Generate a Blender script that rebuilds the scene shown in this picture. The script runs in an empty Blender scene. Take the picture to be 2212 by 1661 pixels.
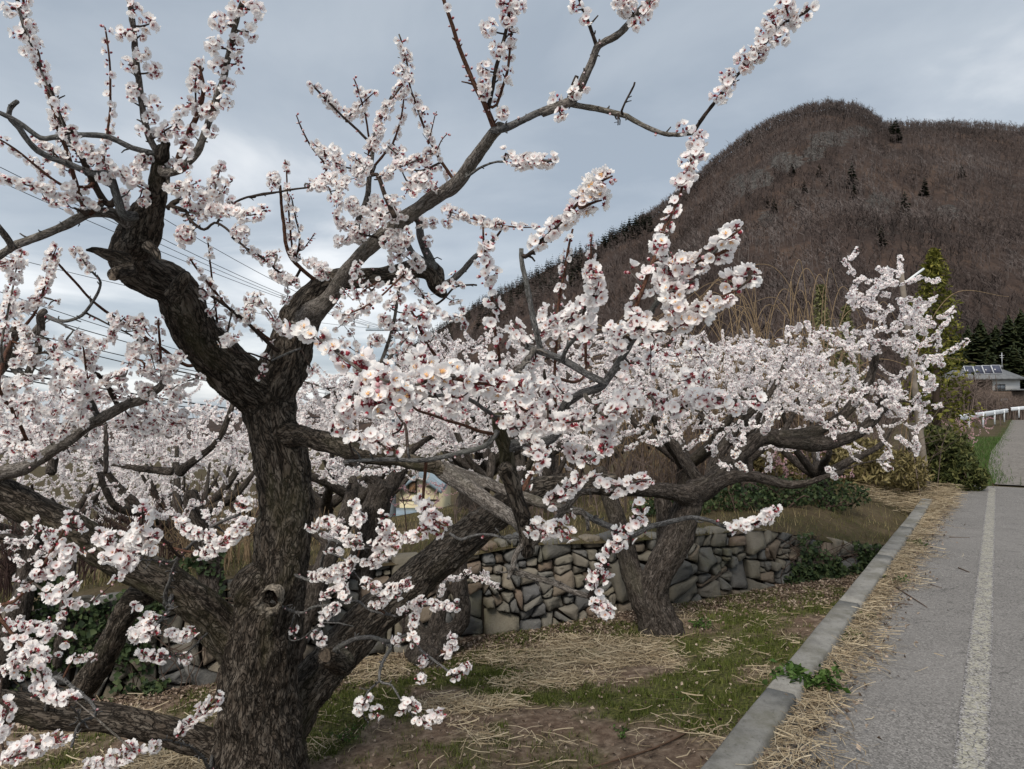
import bpy, math, random
import numpy as np
from mathutils import Vector, Matrix, noise

random.seed(7); rng = np.random.default_rng(7)
scene = bpy.context.scene
col = scene.collection
R = math.radians

# ------------------------------------------------------------------ camera, sky, sun, exposure
PW, PH, FPX = 2212.0, 1661.0, 1533.0          # picture units used for measuring
CXP, CYP = 1106.0, 830.5
CAMZ = 1.55
PITCH = math.atan(46.5 / FPX)
cam = bpy.data.cameras.new('camera'); camo = bpy.data.objects.new('camera', cam); col.objects.link(camo)
cam.sensor_width = 36.0; cam.lens = FPX / PW * 36.0
cam.clip_start = 0.05; cam.clip_end = 6000
camo.location = (0, 0, CAMZ); camo.rotation_euler = (math.pi / 2 + PITCH, 0, 0)
scene.camera = camo

SUN_EL, SUN_AZ = R(46), R(200)                 # azimuth clockwise from +Y: behind the camera
world = bpy.data.worlds.new('World'); scene.world = world; world.use_nodes = True
def build_world():
    nt = world.node_tree; nt.nodes.clear(); N = nt.nodes.new; L = nt.links.new
    out = N('ShaderNodeOutputWorld'); bg = N('ShaderNodeBackground'); bg.inputs[1].default_value = 0.1
    sky = N('ShaderNodeTexSky'); sky.sky_type = 'NISHITA'; sky.sun_disc = False
    sky.sun_elevation = SUN_EL; sky.sun_rotation = SUN_AZ; sky.altitude = 500
    tc = N('ShaderNodeTexCoord'); sx = N('ShaderNodeSeparateXYZ'); L(tc.outputs['Generated'], sx.inputs[0])
    # the cloud deck: project the direction on a flat layer overhead
    mx = N('ShaderNodeMath'); mx.operation = 'MAXIMUM'; mx.inputs[1].default_value = 0.0; L(sx.outputs['Z'], mx.inputs[0])
    ad = N('ShaderNodeMath'); ad.operation = 'ADD'; ad.inputs[1].default_value = 0.16; L(mx.outputs[0], ad.inputs[0])
    dx = N('ShaderNodeMath'); dx.operation = 'DIVIDE'; L(sx.outputs['X'], dx.inputs[0]); L(ad.outputs[0], dx.inputs[1])
    dy = N('ShaderNodeMath'); dy.operation = 'DIVIDE'; L(sx.outputs['Y'], dy.inputs[0]); L(ad.outputs[0], dy.inputs[1])
    cb = N('ShaderNodeCombineXYZ'); L(dx.outputs[0], cb.inputs[0]); L(dy.outputs[0], cb.inputs[1]); cb.inputs[2].default_value = 11.7
    n1 = N('ShaderNodeTexNoise'); n1.inputs['Scale'].default_value = 0.9; n1.inputs['Detail'].default_value = 7; n1.inputs['Roughness'].default_value = 0.5
    n1.inputs['Distortion'].default_value = 0.35; L(cb.outputs[0], n1.inputs['Vector'])
    r1 = N('ShaderNodeValToRGB'); e = r1.color_ramp.elements
    e[0].position = 0.37; e[0].color = (1.62, 1.86, 2.14, 1)
    e[1].position = 0.63; e[1].color = (3.8, 3.88, 3.95, 1)
    m = e.new(0.50); m.color = (2.2, 2.42, 2.66, 1)
    L(n1.outputs['Fac'], r1.inputs[0])
    mix = N('ShaderNodeMix'); mix.data_type = 'RGBA'; mix.inputs['Factor'].default_value = 0.93
    L(sky.outputs[0], mix.inputs['A']); L(r1.outputs[0], mix.inputs['B'])
    L(mix.outputs['Result'], bg.inputs[0]); L(bg.outputs[0], out.inputs[0])
build_world()
sun = bpy.data.lights.new('sun', 'SUN'); sun.energy = 1.5; sun.angle = R(22); sun.color = (1.0, 0.93, 0.84)
suno = bpy.data.objects.new('sun', sun); col.objects.link(suno)
sd = Vector((math.sin(SUN_AZ) * math.cos(SUN_EL), math.cos(SUN_AZ) * math.cos(SUN_EL), math.sin(SUN_EL)))
suno.rotation_euler = sd.to_track_quat('Z', 'Y').to_euler()
scene.view_settings.view_transform = 'Standard'; scene.view_settings.look = 'None'
scene.view_settings.exposure = 1.27; scene.view_settings.gamma = 1.0

# ------------------------------------------------------------------ measuring helpers
cP, sP = math.cos(PITCH), math.sin(PITCH)
def px(x, y, d):
    """picture point and depth -> world point"""
    a = (x - CXP) / FPX * d; b = (CYP - y) / FPX * d
    return np.array((a, d * cP - b * sP, CAMZ + d * sP + b * cP))
def on_plane(x, y, z=0.0):
    """picture point -> where its ray meets height z"""
    p = px(x, y, 1.0); k = (z - CAMZ) / (p[2] - CAMZ)
    return np.array((p[0] * k, p[1] * k, z))
FR = {'TL': (0, 0, .60208), 'T2': (1000, 0, .60211), 'T3': (2100, 0, .60211), 'T4': (2900, 300, .6019),
      'M1': (0, 900, .60211), 'M2': (1100, 900, .60211), 'M3': (2100, 900, .60211), 'M4': (2900, 1000, .6019),
      'B1': (0, 2000, .64795), 'B2': (1000, 2000, .64795), 'B3': (1800, 1900, .5425), 'B4': (2600, 1900, .708),
      'P': (0, 0, 1 / .54)}
def fr(f, x, y):
    o = FR[f]; return ((o[0] + x * o[2]) * .54, (o[1] + y * o[2]) * .54)
def fscale(f): return FR[f][2] * .54

ROAD_P = np.array((0.957, 3.03)); ROAD_D = np.array((0.565, 0.825)); ROAD_N = np.array((-0.825, 0.565))
def perp(x, y): return (x - ROAD_P[0]) * ROAD_N[0] + (y - ROAD_P[1]) * ROAD_N[1]
def along(x, y): return (x - ROAD_P[0]) * ROAD_D[0] + (y - ROAD_P[1]) * ROAD_D[1]
def road_pt(s, t, z=0.0):
    q = ROAD_P + ROAD_D * s + ROAD_N * t; return np.array((q[0], q[1], z))
def wall_y(x): return 6.31 + 0.38 * x
def sstep(a, b, v):
    t = np.clip((v - a) / (b - a), 0, 1); return t * t * (3 - 2 * t)
def nz(x, y, s, o=0.0): return noise.noise((x * s + o, y * s - o, o * 1.7))
def low_z(x, y):
    p = perp(x, y)
    z = -0.275 - 0.078 * max(p, 0) + 0.03 * nz(x, y, 1.3, 3) + 0.012 * nz(x, y, 5, 1)
    d = wall_y(x) - y
    return z + 0.04 * float(sstep(0.7, 0.0, d))
def up_z(x, y):
    p = perp(x, y)
    z = -0.03 + 0.33 * float(sstep(0.05, 1.3, p)) - 0.12 * max(0, min(p, 6) - 2.6) - 0.21 * max(0, min(p, 40) - 6) - 0.055 * max(0, p - 40)
    if p > 0.3: z += 0.05 * nz(x, y, 0.9, 5) * min(1, p)
    return z

# ------------------------------------------------------------------ mesh helpers
def mesh_np(name, V, quads=None, tris=None, mats=(), mi_q=None, mi_t=None, smooth=False, pattr=None, vattr=None):
    me = bpy.data.meshes.new(name)
    V = np.asarray(V, dtype=np.float32).reshape(-1, 3)
    q = np.zeros((0, 4), np.int32) if quads is None or len(quads) == 0 else np.asarray(quads, np.int32)
    t = np.zeros((0, 3), np.int32) if tris is None or len(tris) == 0 else np.asarray(tris, np.int32)
    me.vertices.add(len(V)); me.vertices.foreach_set('co', V.ravel())
    nl = q.size + t.size; me.loops.add(nl)
    me.loops.foreach_set('vertex_index', np.concatenate((q.ravel(), t.ravel())).astype(np.int32))
    npoly = len(q) + len(t); me.polygons.add(npoly)
    tot = np.concatenate((np.full(len(q), 4), np.full(len(t), 3))).astype(np.int32)
    st = np.concatenate(([0], np.cumsum(tot)[:-1])).astype(np.int32) if npoly else tot
    me.polygons.foreach_set('loop_start', st); me.polygons.foreach_set('loop_total', tot)
    for m in mats: me.materials.append(m)
    if mi_q is not None or mi_t is not None:
        a = np.zeros(len(q), np.int32) if mi_q is None else np.asarray(mi_q, np.int32)
        b = np.zeros(len(t), np.int32) if mi_t is None else np.asarray(mi_t, np.int32)
        me.polygons.foreach_set('material_index', np.concatenate((a, b)).astype(np.int32))
    if smooth: me.polygons.foreach_set('use_smooth', np.ones(npoly, bool))
    if pattr:
        for k, v in pattr.items():
            at = me.attributes.new(k, 'FLOAT', 'POINT'); at.data.foreach_set('value', np.asarray(v, np.float32).ravel())
    if vattr:
        for k, v in vattr.items():
            at = me.attributes.new(k, 'FLOAT_VECTOR', 'POINT'); at.data.foreach_set('vector', np.asarray(v, np.float32).ravel())
    me.update(calc_edges=True)
    return me
def link(name, me, parent=None, label=None, cat=None, group=None, kind=None, loc=None):
    o = bpy.data.objects.new(name, me); col.objects.link(o)
    if parent is not None: o.parent = parent
    if label: o['label'] = label
    if cat: o['category'] = cat
    if group: o['group'] = group
    if kind: o['kind'] = kind
    if loc is not None: o.location = loc
    return o
def empty(name, loc, label, cat, group=None):
    o = link(name, None, None, label, cat, group); o.location = loc; o.empty_display_size = 0.2
    return o
class MB:
    """collects boxes, quads, tubes into one mesh"""
    def __init__(s): s.V = []; s.Q = []; s.T = []; s.n = 0
    def add(s, V, Q=(), T=()):
        s.V.append(np.asarray(V, float).reshape(-1, 3))
        for q in Q: s.Q.append([i + s.n for i in q])
        for t in T: s.T.append([i + s.n for i in t])
        s.n += len(s.V[-1])
    def box(s, c, size, M=None):
        h = np.array(size) / 2
        v = np.array([(a, b, d) for a in (-1, 1) for b in (-1, 1) for d in (-1, 1)], float) * h
        if M is not None: v = v @ np.array(M).T
        s.add(v + np.array(c), [(0, 1, 3, 2), (4, 6, 7, 5), (0, 4, 5, 1), (2, 3, 7, 6), (0, 2, 6, 4), (1, 5, 7, 3)])
    def mesh(s, name, mat, smooth=False, **k):
        return mesh_np(name, np.vstack(s.V), s.Q, s.T, mats=[mat] if not isinstance(mat, (list, tuple)) else mat, smooth=smooth, **k)
def rotz(a):
    c, s_ = math.cos(a), math.sin(a); return np.array(((c, -s_, 0), (s_, c, 0), (0, 0, 1)))

def resample(P, rad, step):
    """Catmull-Rom through points with radii, resampled by arc length"""
    P = np.asarray(P, float); rad = np.asarray(rad, float)
    if len(P) == 2: P = np.vstack((P[0], (P[0] + P[1]) / 2, P[1])); rad = np.array((rad[0], (rad[0] + rad[1]) / 2, rad[1]))
    E = np.vstack((2 * P[0] - P[1], P, 2 * P[-1] - P[-2])); er = np.concatenate(([rad[0]], rad, [rad[-1]]))
    out = []; ro = []
    for i in range(1, len(E) - 2):
        L = np.linalg.norm(E[i + 1] - E[i]); n = max(1, int(math.ceil(L / step)))
        for k in range(n):
            t = k / n
            p = 0.5 * ((2 * E[i]) + (-E[i - 1] + E[i + 1]) * t + (2 * E[i - 1] - 5 * E[i] + 4 * E[i + 1] - E[i + 2]) * t * t + (-E[i - 1] + 3 * E[i] - 3 * E[i + 1] + E[i + 2]) * t ** 3)
            out.append(p); ro.append(er[i] + (er[i + 1] - er[i]) * t)
    out.append(P[-1]); ro.append(rad[-1])
    return np.array(out), np.array(ro)
def frames(P):
    P = np.asarray(P); T = np.gradient(P, axis=0); T /= np.linalg.norm(T, axis=1)[:, None] + 1e-9
    U = np.zeros_like(P); a = np.array((0, 0, 1.0)) if abs(T[0][2]) < .9 else np.array((1.0, 0, 0))
    u = np.cross(T[0], a); u /= np.linalg.norm(u); U[0] = u
    for i in range(1, len(P)):
        u = u - T[i] * np.dot(u, T[i]); l = np.linalg.norm(u); u = u / l if l > 1e-6 else U[i - 1]; U[i] = u
    return T, U, np.cross(T, U)
def tube(P, rad, seg=8, caps=True, wob=0.0, seed=0.0):
    """verts, quads, tris, bark coords of a tube"""
    T, U, W = frames(P); n = len(P); a = np.linspace(0, 2 * np.pi, seg, endpoint=False)
    ca, sa = np.cos(a), np.sin(a)
    r = np.asarray(rad)[:, None] * np.ones((1, seg))
    if wob > 0:
        v0 = np.concatenate(([0], np.cumsum(np.linalg.norm(np.diff(P, axis=0), axis=1))))
        for i in range(n):
            for j in range(seg):
                rr = rad[i]
                r[i, j] *= 1 + wob * noise.noise((ca[j] * 1.6 + seed, sa[j] * 1.6, v0[i] / max(rr, 1e-4) * .35 + seed))
    V = P[:, None, :] + r[:, :, None] * (ca[None, :, None] * U[:, None, :] + sa[None, :, None] * W[:, None, :])
    v = np.concatenate(([0], np.cumsum(np.linalg.norm(np.diff(P, axis=0), axis=1))))
    B = np.stack((r * ca + seed, r * sa, np.repeat(v[:, None], seg, 1) * .3), -1).reshape(-1, 3)
    i = np.arange(n - 1)[:, None] * seg; j = np.arange(seg)[None, :]; k = (j + 1) % seg
    Q = np.stack((i + j, i + k, i + seg + k, i + seg + j), -1).reshape(-1, 4)
    V = V.reshape(-1, 3); Tr = []
    if caps:
        V = np.vstack((V, P[0], P[-1])); B = np.vstack((B, (seed, 0, 0), (seed, 0, v[-1] * .3)))
        c0 = n * seg; c1 = c0 + 1; b = (n - 1) * seg
        for q in range(seg):
            Tr.append((c0, (q + 1) % seg, q)); Tr.append((c1, b + q, b + (q + 1) % seg))
    return V, Q, np.array(Tr, np.int32).reshape(-1, 3), B

# ------------------------------------------------------------------ material helpers
class Mat:
    def __init__(s, name, rough=0.8, spec=0.3):
        s.m = bpy.data.materials.new(name); s.m.use_nodes = True; s.nt = s.m.node_tree
        s.b = s.nt.nodes['Principled BSDF']; s.out = s.nt.nodes['Material Output']
        s.b.inputs['Roughness'].default_value = rough; s.b.inputs['Specular IOR Level'].default_value = spec
        s.tc = None
    def N(s, t, **k):
        n = s.nt.nodes.new(t)
        for a, v in k.items():
            if a in ('op',): n.operation = v
            else: n.inputs[a].default_value = v
        return n
    def L(s, a, b): s.nt.links.new(a, b)
    def obj(s):
        if s.tc is None: s.tc = s.nt.nodes.new('ShaderNodeTexCoord')
        return s.tc.outputs['Object']
    def geo(s):
        return s.nt.nodes.new('ShaderNodeNewGeometry').outputs['Position']
    def attr(s, name, out='Fac'):
        a = s.nt.nodes.new('ShaderNodeAttribute'); a.attribute_name = name; return a.outputs[out]
    def rnd(s): return s.nt.nodes.new('ShaderNodeObjectInfo').outputs['Random']
    def mapv(s, v, sc):
        m = s.nt.nodes.new('ShaderNodeMapping'); m.inputs['Scale'].default_value = sc; s.L(v, m.inputs['Vector']); return m.outputs[0]
    def noise(s, v, scale, detail=4, rough=.55, dist=0.0):
        n = s.N('ShaderNodeTexNoise', Scale=scale, Detail=detail, Roughness=rough, Distortion=dist); s.L(v, n.inputs['Vector']); return n.outputs['Fac']
    def voro(s, v, scale, feature='F1', out='Distance', rand=1.0):
        n = s.nt.nodes.new('ShaderNodeTexVoronoi'); n.feature = feature; n.inputs['Scale'].default_value = scale; n.inputs['Randomness'].default_value = rand
        s.L(v, n.inputs['Vector']); return n.outputs[out]
    def ramp(s, f, stops):
        r = s.nt.nodes.new('ShaderNodeValToRGB'); e = r.color_ramp.elements
        while len(e) < len(stops): e.new(0.5)
        for i, (p, c) in enumerate(stops):
            e[i].position = p; e[i].color = (*c, 1) if isinstance(c, (tuple, list)) else (c, c, c, 1)
        s.L(f, r.inputs[0]); return r.outputs[0]
    def mix(s, f, a, b, mode='MIX'):
        m = s.nt.nodes.new('ShaderNodeMix'); m.data_type = 'RGBA'; m.blend_type = mode
        for v, k in ((f, 'Factor'), (a, 'A'), (b, 'B')):
            i = m.inputs[k] if k != 'Factor' else m.inputs[0]
            if isinstance(v, (int, float)): i.default_value = v if k == 'Factor' else (v, v, v, 1)
            elif isinstance(v, tuple): i.default_value = (*v, 1)
            else: s.L(v, i)
        return m.outputs['Result']
    def math(s, op, a, b=None):
        m = s.nt.nodes.new('ShaderNodeMath'); m.operation = op
        for i, v in enumerate((a, b)):
            if v is None: continue
            if isinstance(v, (int, float)): m.inputs[i].default_value = v
            else: s.L(v, m.inputs[i])
        return m.outputs[0]
    def color(s, c):
        if isinstance(c, tuple): s.b.inputs['Base Color'].default_value = (*c, 1)
        else: s.L(c, s.b.inputs['Base Color'])
        return s
    def bump(s, h, strength=.5, dist=.01):
        b = s.N('ShaderNodeBump', Strength=strength, Distance=dist); s.L(h, b.inputs['Height']); s.L(b.outputs[0], s.b.inputs['Normal']); return s
    def rough_in(s, v): s.L(v, s.b.inputs['Roughness'])
    def translucent(s, color, amt):
        t = s.nt.nodes.new('ShaderNodeBsdfTranslucent'); m = s.nt.nodes.new('ShaderNodeMixShader'); m.inputs[0].default_value = amt
        if isinstance(color, tuple): t.inputs[0].default_value = (*color, 1)
        else: s.L(color, t.inputs[0])
        s.L(s.b.outputs[0], m.inputs[1]); s.L(t.outputs[0], m.inputs[2]); s.L(m.outputs[0], s.out.inputs[0]); return s

def plain(name, c, rough=.7, spec=.3, var=.25, scale=9.0, bump=0.0):
    M = Mat(name, rough, spec); n = M.noise(M.obj(), scale, 4)
    k0 = tuple(v * (1 - var) for v in c); k1 = tuple(min(1, v * (1 + var)) for v in c)
    M.color(M.ramp(n, [(.3, k0), (.7, k1)]))
    if bump: M.bump(n, bump, .02)
    return M.m
def bark_mat(name, dark, mid, light, scale=1.0, lichen=(.16, .15, .10), lich=.5, bump=.9):
    M = Mat(name, .92, .15); v = M.attr('bark', 'Vector')
    f1 = M.noise(v, 42 * scale, 5, .62, .7); f2 = M.noise(v, 120 * scale, 4, .6, .4)
    ra = M.math('ABSOLUTE', M.math('SUBTRACT', M.noise(v, 30 * scale, 3, .55, 1.2), .5)); rb = M.math('ABSOLUTE', M.math('SUBTRACT', M.noise(v, 66 * scale, 3, .55, .9), .5))
    crk = M.math('MULTIPLY', M.ramp(ra, [(.0, 0.0), (.06, 1.0)]), M.ramp(rb, [(.0, .1), (.05, 1.0)]))
    base = M.ramp(f1, [(.27, dark), (.43, mid), (.56, tuple((a + b) / 2.6 for a, b in zip(mid, light))), (.74, light)])
    base = M.mix(M.ramp(f2, [(.5, 0.0), (.75, .4)]), base, light)
    base = M.mix(crk, tuple(c * .45 for c in dark), base)
    big = M.noise(v, 5 * scale, 3)
    base = M.mix(M.ramp(big, [(.52, 0.0), (.72, lich)]), base, lichen)
    M.color(base)
    h = M.math('ADD', M.math('MULTIPLY', f1, .8), M.math('MULTIPLY', crk, .6)); h = M.math('ADD', h, M.math('MULTIPLY', f2, .35))
    M.bump(h, bump, .012 / max(1, scale * .7)); return M.m
MAT = {}
MAT['bark'] = bark_mat('old_bark', (.018, .014, .010), (.07, .055, .042), (.2, .172, .142), .8, (.085, .08, .038), .55)
MAT['branch'] = bark_mat('branch_bark', (.085, .072, .06), (.18, .158, .138), (.30, .275, .25), 1.8, (.14, .13, .09), .4, .6)
MAT['grey'] = bark_mat('grey_bark', (.06, .058, .055), (.135, .13, .125), (.25, .245, .24), 3.0, (.17, .175, .15), .4, .5)
MAT['shoot'] = bark_mat('young_bark', (.05, .022, .014), (.12, .056, .036), (.2, .115, .08), 4.0, (.14, .08, .05), .3, .3)
MAT['twig'] = bark_mat('twig_bark', (.022, .015, .012), (.055, .038, .03), (.11, .085, .07), 4.0, (.09, .08, .06), .3, .3)
MAT['farbark'] = bark_mat('far_bark', (.025, .02, .016), (.065, .053, .044), (.15, .13, .115), 1.0, (.08, .075, .05), .3, .6)
def petal_mat():
    M = Mat('petal', .55, .25); t = M.attr('tint')
    c = M.ramp(t, [(0.0, (.93, .92, .90)), (.35, (.92, .87, .86)), (.7, (.84, .62, .64)), (1.0, (.62, .25, .29))])
    M.color(c); M.translucent(c, .46); return M.m
MAT['petal'] = petal_mat()
MAT['calyx'] = plain('calyx', (.22, .018, .028), .5, .4, .35, 60)
MAT['stamen'] = plain('stamen', (.70, .40, .16), .6, .2, .3, 300)
# ------------------------------------------------------------------ blossom templates (unit: metres, facing +Z, base at origin)
def petal_grid(rows, cols, L, wid, cup, curl, rs):
    V = []; U = []
    for i, u in enumerate(rows):
        c = cols[i]
        w = wid * (math.sin(math.pi * min(1, u ** .62 * .80)) ** .8) * (1.0 if u < .97 else .62)
        for j in range(c):
            v = 0 if c == 1 else -1 + 2 * j / (c - 1)
            r = u * L * (1 - (.10 * v * v if u > .9 else 0) - (.05 if (u > .97 and abs(v) < .1) else 0))
            z = cup * (u ** 1.5) * L + curl * L * v * v * u * .5 + rs.uniform(-.03, .03) * L * u
            V.append((r * math.cos(cup * .35), v * w, z + .05 * L)); U.append(u)
    F = []; idx = []; k = 0
    for c in cols: idx.append(list(range(k, k + c))); k += c
    Q = []; T = []
    for a, b in zip(idx[:-1], idx[1:]):
        if len(a) == len(b):
            for j in range(len(a) - 1): Q.append((a[j], a[j + 1], b[j + 1], b[j]))
        elif len(a) == 1:
            for j in range(len(b) - 1): T.append((a[0], b[j + 1], b[j]))
        elif len(b) == 1:
            for j in range(len(a) - 1): T.append((a[j], a[j + 1], b[0]))
        else:   # fan between unequal rows
            m = min(len(a), len(b)); 
            for j in range(len(a) - 1): T.append((a[j], a[j + 1], b[min(j, len(b) - 1)]))
            for j in range(len(b) - 1): T.append((b[j], a[min(j + 1, len(a) - 1)], b[j + 1]))
    return np.array(V), Q, T, U
def make_blossom(lod, rs, dia=.029, cup=.35):
    """returns V, quads, tris, mi_q, mi_t, tint; materials 0 petal 1 calyx 2 stamen"""
    V = []; Q = []; T = []; mq = []; mt = []; tint = []; n = 0
    Lp = dia * .5 / math.cos(cup * .5)
    if lod == 0: rows, cols = (.06, .38, .72, .92, 1.0), (1, 3, 5, 5, 3)
    elif lod == 1: rows, cols = (.06, .5, .88, 1.0), (1, 3, 3, 1)
    else: rows, cols = (.05, .75, 1.0), (1, 2, 1)
    a0 = rs.uniform(0, 6.28)
    for k in range(5):
        c_ = cup + rs.uniform(-.16, .2); v, q, t, u = petal_grid(rows, cols, Lp * rs.uniform(.92, 1.08), Lp * rs.uniform(.46, .54) * (1.1 if lod == 2 else 1), c_, .35 if lod < 2 else 0, rs)
        a = a0 + k * 2 * math.pi / 5 + rs.uniform(-.12, .12); v = v @ rotz(a).T
        v[:, 2] += (.0006 if k % 2 else 0) + .004
        V.append(v); Q += [[i + n for i in f] for f in q]; T += [[i + n for i in f] for f in t]
        mq += [0] * len(q); mt += [0] * len(t); tint += [.75 * max(0, 1 - 2.6 * uu) for uu in u]; n += len(v)
    # calyx: cup and five sepals
    m = 5 if lod < 2 else 3; rr = .0042 if lod < 2 else .0044
    ring = [(rr * math.cos(a0 + .6 + 6.283 * k / m), rr * math.sin(a0 + .6 + 6.283 * k / m), .0055) for k in range(m)]
    V.append(np.array([(0, 0, -.001)] + ring)); tint += [0] * (m + 1)
    for k in range(m): T.append((n, n + 1 + (k + 1) % m, n + 1 + k)); mt.append(1)
    n += m + 1
    if lod < 2:
        for k in range(5):
            a = a0 + .6 + 6.283 * k / 5; d = np.array((math.cos(a), math.sin(a), 0)); p = np.array((-d[1], d[0], 0))
            b = d * .0032 + np.array((0, 0, .0042)); tip = d * .0088 + np.array((0, 0, .0028))
            V.append(np.array((b - p * .0026, b + p * .0026, tip))); T.append((n, n + 1, n + 2)); mt.append(1); tint += [0] * 3; n += 3
    # stamens
    ns = 12 if lod == 0 else 4 if lod == 1 else 0
    for k in range(ns):
        a = rs.uniform(0, 6.28); s = rs.uniform(.15, .55); d = np.array((math.cos(a) * s, math.sin(a) * s, 1)); d /= np.linalg.norm(d)
        p = np.cross(d, (0.3, .5, .1)); p /= np.linalg.norm(p); l = rs.uniform(.007, .0105); w = .0006 if lod == 0 else .0011
        b = np.array((0, 0, .004)); e = b + d * l
        V.append(np.array((b - p * w, b + p * w, e))); T.append((n, n + 1, n + 2)); mt.append(2); tint += [0] * 3; n += 3
        if lod == 0:
            q2 = np.cross(d, p); g = .0014
            V.append(np.array((e - p * g, e + q2 * g, e + p * g, e - q2 * g))); Q.append((n, n + 1, n + 2, n + 3)); mq.append(2); tint += [0] * 4; n += 4
    return np.vstack(V), Q, T, mq, mt, np.array(tint)
def make_bud(lod):
    """closed bud: red calyx below, pale swelling petals above"""
    seg = 6 if lod < 2 else 4
    prof = [(0, 0, 1), (.0032, .002, 1), (.0036, .0052, 1), (.0046, .0075, 0), (.0036, .0108, 0), (.0, .0125, 0)] if lod < 2 else [(0, 0, 1), (.004, .004, 0), (0, .012, 0)]
    V = []; idx = []; tint = []; n = 0
    for r, z, mt_ in prof:
        if r == 0: V.append((0, 0, z)); idx.append([n]); n += 1; tint.append(.45)
        else:
            idx.append(list(range(n, n + seg)))
            for k in range(seg): V.append((r * math.cos(6.283 * k / seg), r * math.sin(6.283 * k / seg), z)); tint.append(.4)
            n += seg
    Q = []; T = []; mq = []; mt = []
    for i, (a, b) in enumerate(zip(idx[:-1], idx[1:])):
        mat = prof[i][2]
        for k in range(seg):
            k2 = (k + 1) % seg
            if len(a) == 1: T.append((a[0], b[k2], b[k])); mt.append(mat)
            elif len(b) == 1: T.append((a[k], a[k2], b[0])); mt.append(mat)
            else: Q.append((a[k], a[k2], b[k2], b[k])); mq.append(mat)
    return np.array(V), Q, T, mq, mt, np.array(tint)
_rs = random.Random(3)
BLOS = {l: [make_blossom(l, _rs, cup=c) for c in (.18, .35, .55, .9)] for l in (0, 1, 2)}
BUD = {l: make_bud(l) for l in (1, 2)}
FMATS = [MAT['petal'], MAT['calyx'], MAT['stamen']]
def basis(dirs, rs):
    d = dirs / (np.linalg.norm(dirs, axis=1)[:, None] + 1e-9)
    a = rs.normal(size=d.shape); u = np.cross(d, a); u /= np.linalg.norm(u, axis=1)[:, None] + 1e-9
    return np.stack((u, np.cross(d, u), d), -1)           # columns
def batch(name, groups):
    """groups: list of (template, pos(m,3), dir(m,3), scale(m), tint(m)) -> one mesh"""
    VV = []; QQ = []; TT = []; MQ = []; MT = []; TI = []; n = 0
    for (V, Q, T, mq, mt, tt), pos, dr, sc, ti in groups:
        m = len(pos)
        if m == 0: continue
        B = basis(np.asarray(dr), rng)
        X = np.einsum('mij,vj->mvi', B * np.asarray(sc)[:, None, None], V) + np.asarray(pos)[:, None, :]
        k = len(V); off = n + np.arange(m)[:, None, None] * k
        VV.append(X.reshape(-1, 3))
        if len(Q): QQ.append((np.array(Q)[None] + off).reshape(-1, 4)); MQ.append(np.tile(mq, m))
        if len(T): TT.append((np.array(T)[None] + off).reshape(-1, 3)); MT.append(np.tile(mt, m))
        TI.append((tt[None, :] + np.asarray(ti)[:, None]).ravel()); n += m * k
    return mesh_np(name, np.vstack(VV), np.vstack(QQ) if QQ else None, np.vstack(TT) if TT else None, FMATS,
                   np.concatenate(MQ) if MQ else None, np.concatenate(MT) if MT else None, False, {'tint': np.concatenate(TI)})

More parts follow.
